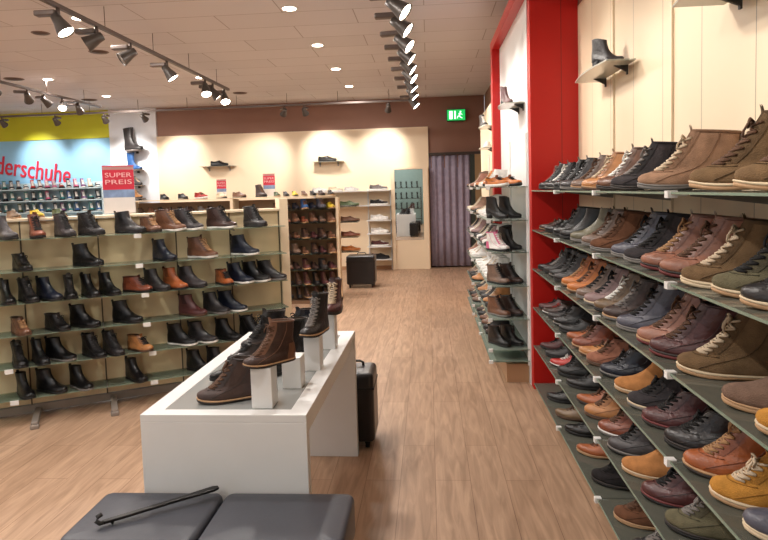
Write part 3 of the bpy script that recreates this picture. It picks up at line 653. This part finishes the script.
QC = [['green', 'charcoal', 'yellow', 'brown', 'black', 'dark brown', 'black', 'charcoal'], ['brown', 'dark brown', 'navy', 'blue', 'navy', 'slate blue', 'yellow', 'yellow'],
      ['brown', 'dusty brown', 'brown', 'reddish brown', 'brown', 'taupe', 'brown', 'orange tan'], ['black', 'dark brown', 'brown', 'dark brown', 'burgundy', 'dark brown', 'brown', 'charcoal'],
      ['taupe', 'dark brown', 'taupe', 'brown', 'dark brown', 'burgundy', 'brown', 'dark brown'], ['reddish brown', 'taupe', 'dark brown', 'burgundy', 'dark brown', 'charcoal', 'burgundy', 'black'],
      ['charcoal', 'black', 'dark brown', 'burgundy', 'black', 'burgundy', 'burgundy', 'dark brown'], ['black', 'charcoal', 'black', 'dark brown', 'burgundy', 'black', 'burgundy', 'dark brown']]
for k, z in enumerate(ZQ):
    n = 7
    for i in range(n):
        x = -2.18 + i * .128; c = QC[k][i]
        kind = 'loafer' if k == 0 else ('lace_boot' if k >= 6 else ('chukka_boot', 'loafer')[(i + k) % 2])
        put_shoe(kind, (x + .08, YR - .175, z), -64 + random.uniform(-3, 3), (.24 if k == 0 else .32 if k < 6 else .285 if k == 6 else .24), shoe_mats(c, 'black' if i % 3 else 'tan'),
                 f'{c} {WORDS[kind]}, {ORD[i]} from left, right bay, {["top", "second", "third", "fourth", "fifth", "sixth", "seventh", "bottom"][k]} row of rear rack', 'shoes on the rear rack', small=True)
ci = 0
for k in (0, 1):
    cols = [['black', 'black', 'red', 'cream', 'brown', 'dark brown'], ['dark brown', 'brown', 'charcoal', 'dark brown', 'black', 'dark brown', 'grey', 'dark brown', 'black']][k]
    for i, c in enumerate(cols):
        x = (-3.72 + i * .285) if k == 0 else (-4.1 + i * .15)
        kind = ['loafer', 'loafer', 'sneaker', 'loafer', 'loafer', 'lace_boot'][i] if k == 0 else 'loafer'
        put_shoe(kind, (x, YR - .155, ZQ[k]), -40 + random.uniform(-10, 10) if k == 0 else -55, .29, shoe_mats(c, 'white' if c == 'red' else 'black'),
                 f'{c} {WORDS[kind]}, {ORD[i]} from left, left bay, {("top", "second")[k]} row of rear rack', 'shoes on the rear rack', small=True)
poster((-3.02, YR + .125, 1.54), 0, .15, .28, 'small red sale poster on the rear rack behind the beige rack')
poster((-2.31, YR + .125, 1.54), 0, .18, .34, 'middle sized red sale poster near the right end of the rear rack')
# end rack with pointed brown shoes facing the aisle
er = empty('end_rack', (-1.28, 9.3, 0), 0, 'narrow end rack holding single brown shoes above the black wheeled case', 'shoe rack')
loc(er, MB().box(-1.42, -1.39, 9.12, 9.5, 0, 1.45)).build('back_panel', CREAM, er)
for i, (z, c) in enumerate(((1.36, 'green'), (1.13, 'brown'), (.905, 'reddish brown'), (.685, 'orange tan'))):
    loc(er, MB().box(-1.39, -1.06, 9.14, 9.48, z - .008, z)).build('glass_shelf', GLASS, er)
    put_shoe('loafer', (-1.04, 9.28, z), 4, .29, shoe_mats(c, 'tan' if i > 1 else 'dark'), f'{c} pointed slip-on shoe, {ORD[i]} from the top on the narrow end rack', 'pointed shoes on the end rack')

# wheeled black cases
def case(name, x0, x1, y0, y1, z0, z1, label, cat):
    r = empty(name, ((x0 + x1) / 2, (y0 + y1) / 2, 0), 0, label, cat)
    a, b = (x1 - x0) / 2, (y1 - y0) / 2
    MB().box(-a, a, -b, b, z0, z1).build('shell', M((30, 28, 32), .32, var=.1, name='black_vinyl'), r, .03, 4)
    MB().box(-a - .004, a + .004, -b - .004, b + .004, z1 - .10, z1 - .085).build('lid_band', M((14, 14, 15), .4, name='black_trim'), r, .003)
    for sx in (-1, 1):
        for sy in (-1, 1):
            w = MB(); Mx = Matrix.Translation((sx * (a - .05), sy * (b - .05), .026)) @ Matrix.Rotation(pi / 2, 4, 'Y')
            w.cyl((0, 0, -.012), .026, .026, .024, 14, Mx); w.box(sx * (a - .05) - .016, sx * (a - .05) + .016, sy * (b - .05) - .012, sy * (b - .05) + .012, .03, z0 + .01)
            w.build('wheel', DARK, r)
    h = MB(); h.tube([(-.07, b * .4, z1 - .01), (-.07, b * .4, z1 + .018), (-.05, b * .4, z1 + .028), (.05, b * .4, z1 + .028), (.07, b * .4, z1 + .018), (.07, b * .4, z1 - .01)], .008, 8)
    h.build('handle', DARK, r)
    return r
case('rolling_case', -1.37, -.90, 10.0, 10.36, .055, .53, 'black wheeled case standing on the floor by the far end rack', 'case')
case('rolling_case', -.66, -.362, 3.675, 3.96, .045, .475, 'tall black case behind the far leg of the white table', 'case')

# ------------------------------------------------------------------ back wall: white rack, shelves, mirror, curtain, exit sign
wr = empty('sneaker_rack', (-1.4, 12.2, 0), 0, 'white rack of shelves with white sneakers left of the mirror', 'shoe rack')
for i, z in enumerate((1.59, 1.30, 1.005, .745, .49, .235)):
    x0 = -2.3 if i < 2 else -1.22
    loc(wr, MB().box(x0, -.748, 12.06, YB - .065, z - .016, z)).build('shelf_board', WHITE, wr)
for x in (-2.29, -1.21, -.762): loc(wr, MB().box(x - .012, x + .012, YB - .1, YB - .062, 0, 1.62)).build('upright', WHITE, wr)
for i, (z, c) in enumerate(((1.59, 'grey'), (1.30, 'charcoal'), (1.005, 'white'), (.745, 'white'), (.49, 'burgundy'), (.235, 'black'))):
    put_shoe('sneaker', (-.80, 12.17, z), -4, .35, shoe_mats(c, 'white' if i != 5 else 'black', lace='white' if i != 5 else 'black', finish='cloth'),
             f'{c} sneaker, {ORD[i]} from the top in the column left of the mirror', 'sneakers on the white rack', small=True)
for i, x in enumerate((-1.36, -1.68, -2.0)):
    put_shoe('sneaker', (x, 12.17, 1.59), -4, .29, shoe_mats(['white', 'cream', 'white'][i], 'white', lace='white'), f'pale sneaker on the top board of the white rack, {ORD[i]} left of the grey one', 'sneakers on the white rack', small=True)
for i, (x, c) in enumerate(((-1.4, 'brown'), (-1.75, 'dark brown'))):
    put_shoe('loafer', (x, 12.17, 1.30), -4, .28, shoe_mats(c, 'white'), f'{c} slip-on shoe on the second board of the white rack', None)
display_shelf(-2.28, -1.67, 12.2, YB - .061, 2.19, 'glass display shelf on the cream back wall above the white rack', 'y')
put_shoe('dress_shoe', (-1.80, 12.29, 2.19), -8, .38, shoe_mats('black', 'black'), 'black lace-up shoe alone on the right glass shelf of the back wall', small=True)
display_shelf(-4.58, -3.87, 12.2, YB - .061, 2.17, 'glass display shelf on the left of the cream back wall', 'y')
put_shoe('dress_shoe', (-4.0, 12.29, 2.17), -8, .38, shoe_mats('black', 'black'), 'black lace-up shoe alone on the left glass shelf of the back wall', small=True)
mr = empty('fitting_mirror', (-.44, 12.38, 0), 0, 'tall fitting mirror in a cream frame on the back wall', 'mirror')
fb = MB(); fb.box(-.738, -.665, 12.30, YB - .061, 0, 2.02); fb.box(-.105, -.0, 12.30, YB - .061, 0, 2.02); fb.box(-.665, -.105, 12.34, YB - .061, 0, .58); fb.box(-.665, -.105, 12.30, YB - .061, 1.985, 2.02)
loc(mr, fb).build('frame', CREAM, mr)
mm, nt_, b_ = new_mat('mirror_glass'); b_.inputs['Metallic'].default_value = 1; b_.inputs['Roughness'].default_value = .02; b_.inputs['Base Color'].default_value = (.86, .9, .9, 1)
loc(mr, MB().box(-.664, -.106, 12.345, 12.36, .585, 1.984)).build('mirror_glass', mm, mr)
# curtain
cu = MB(); n = 120; fr = []; bk = []
for i in range(n + 1):
    x = .035 + (.80) * i / n; d = .026 * sin(i / n * 2 * pi * 6) + .008 * sin(i / n * 2 * pi * 3.3)
    fr.append((x, YB - .03 + d)); bk.append((x, YB - .022 + d))
prof = fr + bk[::-1]
cu.rings([[Vector((p[0], p[1] , z)) for p in prof] for z in (.03, .8, 1.6, 2.24)], True, True)
co_ = tag(cu.build('curtain', cloth((156, 146, 162))), 'grey mauve pleated curtain closing the fitting room doorway at the back', 'curtain')
ex = empty('exit_sign', (.58, 12.40, 2.90), 0, 'green lit emergency exit sign on the brown wall above the curtain', 'sign')
MB().box(-.19, .19, -.03, .09, 0, .235).build('housing', M((22, 80, 44), .4, name='green_case'), ex, .008)
MB().box(-.175, .175, -.036, -.03, .015, .22).build('lit_face', emis((20, 150, 70), 1.6), ex)
pw = emis((215, 255, 225), 1.6)
pm = MB(); pm.box(-.135, -.07, -.040, -.036, .04, .195); pm.build('door_symbol', pw, ex)
pm = MB(); pm.box(-.035, -.008, -.040, -.036, .04, .195); pm.build('frame_symbol', pw, ex)
pm = MB(); Yp = -.038
pm.cyl((0, 0, 0), .016, .016, .004, 12, Matrix.Translation((.085, -.036, .178)) @ Matrix.Rotation(pi / 2, 4, 'X'))
for a, b, r in (((.08, Yp, .155), (.062, Yp, .10), .014), ((.062, Yp, .10), (.03, Yp, .085), .009), ((.03, Yp, .085), (.02, Yp, .05), .008), ((.062, Yp, .10), (.085, Yp, .07), .009), ((.085, Yp, .07), (.12, Yp, .055), .008), ((.08, Yp, .15), (.045, Yp, .135), .007), ((.08, Yp, .15), (.118, Yp, .12), .007)):
    pm.tube([a, b], r, 6)
pm.build('running_figure', pw, ex)

# white wall with stacked small shelves and boots
for i, (z, c, kind, L) in enumerate(((2.55, 'charcoal', 'tall_boot', .42), (2.15, 'blue', 'tall_boot', .33), (1.84, 'dark grey', 'lace_boot', .30), (1.58, 'tan', 'lace_boot', .28), (1.33, 'black', 'lace_boot', .28))):
    r = empty('display_shelf', (-5.93, 12.3, z), 0, f'small round white-wall shelf, {ORD[i]} from the top left of the cream wall', 'shelf')
    MB().cyl((0, 0, -.02), .17, .17, .02, 24).build('shelf_plate', M((120, 110, 104), .3, name='smoky_plate'), r)
    MB().box(-.02, .02, .1, .149, -.06, -.02).build('bracket', DARK, r)
    put_shoe(kind, (-5.93 + L * .45, 12.26, z), -12, L, shoe_mats(c, 'black', lace='light'), f'{c} {WORDS[kind]} on the {ORD[i]} shelf from the top on the white wall', None, small=True)

# children's department rack
kr = empty('shelving_unit', (-7.6, 12.1, 0), 0, 'childrens shoe shelving under the red lettering on the light blue wall', 'shelving')
loc(kr, MB().box(-9.7, -6.56, YB - .03, YB - .005, 0, 1.95)).build('back_panel', M((196, 222, 232), .5, name='blue_board'), kr)
KZ = [1.825, 1.585, 1.345]
for z in KZ + [1.1, .85]:
    loc(kr, MB().box(-9.7, -6.56, 12.12, YB - .031, z - .02, z)).build('shelf_board', M((190, 212, 220), .4, name='blue_shelf'), kr)
for x in (-9.69, -6.57): loc(kr, MB().box(x - .012, x + .012, 12.12, YB - .031, 0, 1.9)).build('upright', M((190, 212, 220), .4, name='blue_shelf'), kr)
KC = [['black', 'black', 'teal', 'charcoal', 'navy', 'black', 'red', 'burgundy', 'pink', 'pink', 'red', 'navy', 'pink', 'purple', 'cream', 'navy'], ['white', 'grey', 'navy', 'teal', 'mauve grey', 'teal', 'navy', 'teal', 'pink', 'navy', 'teal', 'blue', 'navy', 'purple', 'teal', 'navy'],
      ['tan', 'olive brown', 'teal', 'grey', 'green', 'navy', 'teal', 'blue', 'teal', 'navy', 'purple', 'teal', 'blue', 'navy', 'teal', 'blue']]
for k, z in enumerate(KZ):
    for i in range(16):
        x = -8.98 + i * .153; c = KC[k][i]; kind = 'lace_boot' if (i + k) % 5 else 'sneaker'
        put_shoe(kind, (x + .03, 12.15, z), -52, .30, shoe_mats(c, 'white' if i % 2 else 'black', lace='white', trim=KC[k][(i * 5 + 3) % 16]),
                 f'small childs {c} {WORDS[kind]}, {ORD[15 - i]} from the right, {("top", "middle", "bottom")[k]} row under the lettering', 'childrens shoes under the lettering', small=True, cat='childrens shoe')
lt = text_part('Kinderschuhe', .55, 2.16, M((214, 40, 66), .4, name='red_letters'), None, 'wall_lettering', extr=.012)
lt.rotation_euler = (pi / 2, R_(9.5), 0); lt.location = (-8.50, YB - .014, 2.26)
tag(lt, 'red lettering reading Kinderschuhe across the light blue wall', 'lettering')

# ------------------------------------------------------------------ white display table
TX0, TX1, TY0, TY1, TZ = -1.115, -.467, 2.246, 3.635, .753
tb = empty('display_table', ((TX0 + TX1) / 2, (TY0 + TY1) / 2, 0), 0, 'white waterfall display table with a recessed glass top in the middle of the floor', 'table')
fr = .072
for nm, bx in (('front_panel', (TX0, TX1, TY0, TY0 + .045, 0, TZ - .03)), ('rear_panel', (TX0, TX1, TY1 - .045, TY1, 0, TZ - .03))):
    loc(tb, MB().box(*bx)).build(nm, WHITE, tb, .002)
fm = MB()
def quadframe(mb, x0, x1, y0, y1, ix0, ix1, iy0, iy1, z0, z1):
    o = [(x0, y0), (x1, y0), (x1, y1), (x0, y1)]; i = [(ix0, iy0), (ix1, iy0), (ix1, iy1), (ix0, iy1)]
    vs = [(a, b, z) for z in (z0, z1) for a, b in o + i]; fs = []
    for k in range(4):
        j = (k + 1) % 4
        fs += [(k, j, 8 + j, 8 + k), (8 + k, 8 + j, 12 + j, 12 + k), (4 + j, 4 + k, 12 + k, 12 + j), (j, k, 4 + k, 4 + j)]
    mb.add(vs, fs)
quadframe(fm, TX0, TX1, TY0, TY1, TX0 + fr, TX1 - fr, TY0 + .06, TY1 - .10, TZ - .03, TZ)
loc(tb, fm).build('top_frame', WHITE, tb, .002)
loc(tb, MB().box(TX0 + .02, TX1 - .02, TY0 + .046, TY1 - .046, TZ - .11, TZ - .031)).build('apron', WHITE, tb)
loc(tb, MB().box(TX0 + fr, TX1 - fr, TY0 + .06, TY1 - .10, TZ - .012, TZ - .002)).build('glass_top', M((148, 150, 148), .08, var=.03, name='grey_backed_glass'), tb)
tb.rotation_euler = (0, 0, R_(-.8))
# risers and shoes on the table
zt = TZ - .002
RIS = [(-.664, 2.36, .082, .09, .160), (-.600, 2.60, .082, .09, .135), (-.560, 2.86, .075, .09, .165), (-.548, 3.25, .075, .09, .19)]
for i, (x, y, w, d, h) in enumerate(RIS):
    o = MB().box(-w / 2, w / 2, -d / 2, d / 2, 0, h).build('riser_block', WHITE, None, .003, loc=(x, y, zt))
    tag(o, f'white riser block, {ORD[i]} from the front on the glass table top', 'display block', 'riser blocks on the table')
put_shoe('lace_boot', (-.945, 2.378, zt), 200, .27, shoe_mats('dark brown', 'dark', 'tan', 'brown', rough=.5), 'dark brown lace-up boot standing on the glass at the front left of the table')
put_shoe('high_lace_boot', (-.722, 2.30, zt + .160), 220, .215, shoe_mats('dark brown', 'dark', 'tan', 'brown', trim='brown', rough=.45), 'brown high lace-up boot raised on the front two riser blocks')
put_shoe('high_lace_boot', (-.585, 2.75, zt + .165), -108, .235, shoe_mats('charcoal', 'black', 'tan', 'grey'), 'black high lace-up boot facing forward on the third riser block')
put_shoe('lace_boot', (-.535, 3.13, zt + .19), -95, .27, shoe_mats('burgundy', 'black', 'dark', 'light'), 'dark red lace-up boot facing forward on the rearmost riser block')
for i, (kind, x, y, a, c, wl) in enumerate((('dress_shoe', -.985, 2.64, 235, 'black', 'black'), ('dress_shoe', -.812, 2.66, 235, 'black', 'black'), ('dress_shoe', -1.0, 2.93, 235, 'charcoal', 'grey'), ('lace_boot', -.83, 2.95, 235, 'black', 'black'),
        ('lace_boot', -1.0, 3.17, 235, 'charcoal', 'grey'), ('lace_boot', -.822, 3.20, 235, 'navy', 'black'), ('lace_boot', -.80, 3.425, 240, 'black', 'black'))):
    put_shoe(kind, (x, y, zt), a, .27 if i < 3 else .30 if i < 6 else .235, shoe_mats(c, 'black', wl, 'black', rough=.28), f'{c} {WORDS[kind]} on the glass, {ORD[i]} dark shoe back from the table front', 'dark shoes at the left side of the table')

# ------------------------------------------------------------------ bench cushions and shoehorn
def stool(x0, x1, label):
    r = empty('stool', ((x0 + x1) / 2, 2.065, 0), 0, label, 'stool', 'padded stools in front of the table')
    a = (x1 - x0) / 2 - .004; d = .172; lea = M((66, 68, 76), .42, var=.06, scale=3, bump=.25, bscale=60, name='slate_leatherette', dist=.002)
    rg = []
    def rr_(ax, ay, z, rad=.035, n=7):
        pts = []
        for cx, cy, s in ((ax - rad, ay - rad, 0), (-ax + rad, ay - rad, 1), (-ax + rad, -ay + rad, 2), (ax - rad, -ay + rad, 3)):
            for k in range(n): t = pi / 2 * (s + k / (n - 1)); pts.append(Vector((cx + rad * cos(t), cy + rad * sin(t), z)))
        return pts
    for g, z in ((.012, .30), (.002, .315), (0, .34), (0, .436), (.003, .448), (.009, .455), (.02, .459)): rg.append(rr_(a - g, d - g, z, max(.008, .035 - g)))
    for q, z in ((.6, .4615), (.2, .463)): rg.append([Vector((p.x * q, p.y * q, z)) for p in rg[6]])
    MB().rings(rg, True, True).build('cushion', lea, r)
    MB().tube([(-a + .02, -d - .001, .432), (a - .02, -d - .001, .432)], .004, 6).build('piping', lea, r)
    MB().box(-a + .01, a - .01, -d + .01, d - .01, .06, .30).build('base_box', M((40, 40, 44), .5, name='dark_base'), r, .008)
    for sx in (-1, 1):
        for sy in (-1, 1): MB().cyl((sx * (a - .05), sy * (d - .05), 0), .018, .022, .06, 12).build('foot', DARK, r)
stool(-1.268, -.795, 'slate grey padded leather stool under the shoehorn, left of the pair')
stool(-.795, -.297, 'slate grey padded leather stool with nothing on it, right of the pair')
sh = MB(); A = Vector((-1.14, 1.98, .476)); B = Vector((-.805, 2.185, .500)); pts = [A.lerp(B, t / 8) for t in range(9)]
dr = (B - A).normalized(); sd = dr.cross(Vector((0, 0, 1))).normalized()
def strip(c, w, t): return [c + sd * w - Vector((0, 0, t)), c + sd * w + Vector((0, 0, t)), c - sd * w + Vector((0, 0, t)), c - sd * w - Vector((0, 0, t))]
rg = [strip(A.lerp(B, t), w, h) for t, w, h in ((0, .009, .005), (.05, .011, .005), (.7, .011, .005), (.8, .014, .005), (.95, .016, .005), (1.0, .009, .004))]
sh.rings(rg, True, True, smooth=False)
hk = [A, A - dr * .012 + sd * .002, A - dr * .022 + Vector((0, 0, .01)) , A - dr * .018 + Vector((0, 0, .024)), A - dr * .004 + Vector((0, 0, .03))]
sr = empty('shoehorn', (A.x, A.y, .46), 0, 'long black metal shoehorn lying across the left stool', 'shoehorn')
loc(sr, sh).build('blade', M((26, 24, 25), .35, metal=.4, name='black_metal'), sr, .002)
loc(sr, MB().tube(hk, .0085, 8)).build('hook', DARK, sr)
# the horn rests on a low bow of its own
loc(sr, MB().tube([A + dr * .02 - Vector((0, 0, .001)), A + dr * .03 - Vector((0, 0, .013))], .005, 6)).build('tip_pad', DARK, sr)

# ------------------------------------------------------------------ ceiling lamps
TRK = M((96, 84, 78), .45, metal=.4, name='track_bronze'); HEAD = M((84, 78, 74), .4, metal=.4, name='lamp_grey')
GLOW = emis((255, 236, 214), 18); DIM = emis((150, 140, 130), .15)
def track(name, p0, p1, label, rods):
    r = empty(name, p0, math.atan2(p1[1] - p0[1], p1[0] - p0[0]), label, 'light track')
    L = (Vector(p1) - Vector(p0)).length
    MB().box(0, L, -.018, .018, 0, .035).build('rail', TRK, r)
    n = rods
    for i in range(n):
        x = L * (i + .5) / n
        MB().tube([(x, 0, .03), (x, 0, CEIL - p0[2])], .004, 6).build('hanging_rod', TRK, r)
    return r
def spot(p, az, tilt, label, group, lit=True, energy=40, size=62, driver=180, scale=1.0):
    """p = point under the rail; az = heading of the beam, tilt = degrees below the horizon"""
    r = empty('spotlight', p, R_(az), label, 'spotlight', group); r.scale = (scale,) * 3
    d = MB(); c, s_ = cos(R_(driver)), sin(R_(driver))
    Md = Matrix.Rotation(R_(driver), 4, 'Z')
    MB().box(.01, .17, -.032, .032, -.055, -.015, Md).build('driver_box', TRK, r, .01)
    MB().cyl((0, 0, -.075), .014, .014, .075, 10).build('stem', TRK, r)
    Mh = Matrix.Translation((0, 0, -.10)) @ Matrix.Rotation(R_(tilt) - pi / 2 + pi, 4, 'Y')
    # head axis +z of Mh points along the beam
    Mh = Matrix.Translation((.0, 0, -.095)) @ Matrix.Rotation(pi / 2 + R_(tilt), 4, 'Y')
    h = MB(); rg = []
    for rr2, z in ((.012, -.055), (.034, -.05), (.04, 0), (.052, .045), (.064, .095), (.066, .10), (.060, .10), (.058, .092)):
        rg.append([Mh @ Vector((rr2 * cos(2 * pi * k / 18), rr2 * sin(2 * pi * k / 18), z)) for k in range(18)])
    h.rings(rg, True, False).build('lamp_head', HEAD, r)
    MB().cyl((0, 0, .088), .058, .058, .003, 18, Mh).build('lens', GLOW if lit else DIM, r)
    if energy:
        l = bpy.data.lights.new('spot_lamp', 'SPOT'); l.energy = energy; l.spot_size = R_(size); l.spot_blend = .9; l.shadow_soft_size = .07; l.color = (1, .935, .86)
        lo = bpy.data.objects.new('spot_lamp', l); COL.objects.link(lo)
        Mw = Matrix.Translation(p) @ Matrix.Rotation(R_(az), 4, 'Z') @ Matrix.Translation((0, 0, -.095 * scale)) @ Matrix.Rotation(pi / 2 + R_(tilt), 4, 'Y') @ Matrix.Translation((0, 0, .13 * scale)) @ Matrix.Rotation(pi, 4, 'X')
        lo.matrix_world = Mw
    return r
ZT = 3.17
track('light_track', (-.24, .4, ZT), (-.23, 11.2, ZT), 'long spotlight rail hung under the ceiling above the aisle', 9)
for i, y in enumerate((.9, 2.0, 3.1, 4.2, 5.05, 5.62, 6.25, 6.85, 7.45, 8.05, 8.75, 9.5, 10.5)):
    lit = True
    az = -12 + random.uniform(-6, 6)
    spot((-.235, y, ZT), az, 38 if y < 8.2 else 48, f'round grey spotlight, {ORD[12 - i]} from the back wall on the aisle rail', 'spotlights above the aisle', energy=58 if y < 5 else 52, driver=190, scale=1.2)
track('light_track', (-3.05, 1.2, ZT), (-3.0, 9.4, ZT), 'spotlight rail hung under the ceiling left of the aisle', 8)
SP1 = [(1.8, -100, 45, 1), (3.2, -60, 45, 1), (5.05, 0, 58, 1), (5.65, 200, 30, 0), (6.3, 215, 35, 0), (7.2, 10, 55, 1), (8.45, -60, 60, 1), (8.75, 20, 50, 1), (9.25, -60, 55, 1)]
for i, (y, az, ti, on) in enumerate(SP1):
    spot((-3.02, y, ZT), az, ti, f'grey spotlight head, {ORD[8 - i]} from the back on the rail left of the aisle', 'spotlights left of the aisle', lit=bool(on), energy=58 if on else 0, driver=180 - az, scale=1.15)
track('light_track', (-5.68, 5.5, ZT), (-5.68, 10.6, ZT), 'spotlight rail over the childrens corner at far left', 5)
for i, (y, az, ti, on) in enumerate(((6.4, 150, 40, 0), (7.9, 100, 35, 0), (8.6, 110, 35, 0), (9.0, 60, 40, 0), (9.45, -60, 45, 1), (9.9, 100, 40, 0))):
    spot((-5.68, y, ZT), az, ti, f'spotlight head, {ORD[i]} from the front on the rail over the childrens corner', 'spotlights of the childrens corner', lit=bool(on), energy=45, driver=100)
track('light_track', (-8.6, 11.3, ZT), (-.2, 11.3, ZT), 'spotlight rail running parallel to the back wall', 9)
for i, (x, az, ti, on) in enumerate(((-8.0, 90, 30, 1), (-6.95, 90, 35, 0), (-6.0, 90, 35, 0), (-5.25, 75, 35, 0), (-2.58, 125, 35, 0), (-2.22, 80, 35, 0), (-.68, 100, 35, 0))):
    spot((x, 11.3, ZT), az, ti, f'pale spotlight aimed at the back wall, {ORD[i]} from the left on the rear rail', 'spotlights facing the back wall', lit=False, energy=110, driver=0, scale=.95)
k = 0
for x, ys in ((-1.32, (1.5, 3.05, 4.6, 6.166, 7.73, 9.25, 10.8)), (-3.45, (1.5, 3.8, 6.13, 9.45)), (-5.65, (2.0, 4.5, 7.0, 9.07, 10.76)), (-7.9, (2.0, 4.5, 7.0, 9.3)), (-1.32, (-1.2, -2.8)), (-4.5, (-1.0,))):  # last two rows are unseen, added behind the viewer as fill
    for y in ys:
        r = empty('downlight', (x, y, CEIL), 0, f'round recessed ceiling downlight, {ORD[len(ys) - 1 - ys.index(y)]} from the back wall {("in the row beside the aisle", "in the row left of the table", "in the far left row", "near the left wall", "added for fill behind the viewer", "added for fill behind the far left")[k]}', 'downlight', 'recessed downlights')
        rg = []
        MB().cyl((0, 0, -.006), .085, .09, .006, 24).build('trim_ring', WHITEP, r)
        MB().cyl((0, 0, -.009), .065, .065, .003, 24).build('lens', GLOW, r)
        l = bpy.data.lights.new('downlight_lamp', 'AREA'); l.shape = 'DISK'; l.size = .12; l.energy = 26; l.color = (1, .945, .89)
        lo = bpy.data.objects.new('downlight_lamp', l); COL.objects.link(lo); lo.location = (x, y, CEIL - .012)
    k += 1
for i, (x, y, w) in enumerate(((-4.16, 6.6, .085), (-4.03, 7.56, .11), (-6.1, 8.95, .13), (-6.15, 11.1, .13), (-3.32, 11.05, .12))):
    r = empty('ceiling_vent', (x, y, CEIL), 0, f'dark round vent set flush in the ceiling, {ORD[i]} nearest', 'vent', 'ceiling vents')
    MB().cyl((0, 0, -.006), w, w + .01, .006, 28).build('ring', M((120, 96, 86), .5, name='vent_ring'), r)
    mb = MB()
    for q in range(4): mb.cyl((0, 0, -.008 - .001 * q), w * (.9 - .2 * q), w * (.88 - .2 * q), .0015, 28)
    mb.build('vent_slots', M((104, 86, 78), .6, name='vent_dark'), r)

struct('wall_front_added', MB().box(-4.5, 2.2, Y0 - .15, Y0, 0, CEIL), M((150, 178, 176), .6, var=.03, name='pale_teal_paint'))  # unseen wall added to dim the mirror's reflection, left side open for fill
# dark boot stand behind the viewer, seen in the fitting mirror
bs = empty('boot_stand', (-.95, -3.0, 0), 0, 'dark stand with black boots seen only in the fitting mirror', 'shoe rack')
for x in (-.62, .62): MB().box(x - .02, x + .02, -.15, .15, 0, 1.7).build('side_post', DARK, bs)
for z in (.3, .75, 1.2, 1.68): MB().box(-.6, .6, -.15, .15, z - .02, z).build('shelf_board', DARK, bs)
for j, z in enumerate((1.68, 1.2, .75)):
    for i in range(5): put_shoe('tall_boot', (-1.42 + i * .24, -2.88, z), 80, .25, shoe_mats('black', 'black'), f'black boot seen only in the mirror, {ORD[i]} on the {("top", "middle", "lower")[j]} board of the dark stand', 'boots on the dark stand', small=True)

# ------------------------------------------------------------------ added world fill, let in by the end left open behind the viewer
w = bpy.data.worlds.new('world'); sc.world = w; w.use_nodes = True
bg = w.node_tree.nodes['Background']; bg.inputs[0].default_value = (.86, .92, 1.0, 1); bg.inputs[1].default_value = 1.2

sc.view_settings.view_transform = 'Standard'; sc.view_settings.look = 'None'; sc.view_settings.gamma = 1
sc.view_settings.use_curve_mapping = False; sc.view_settings.exposure = 0.17
sc.cycles.use_denoising = True
sc.cycles.max_bounces = 8; sc.cycles.transparent_max_bounces = 24
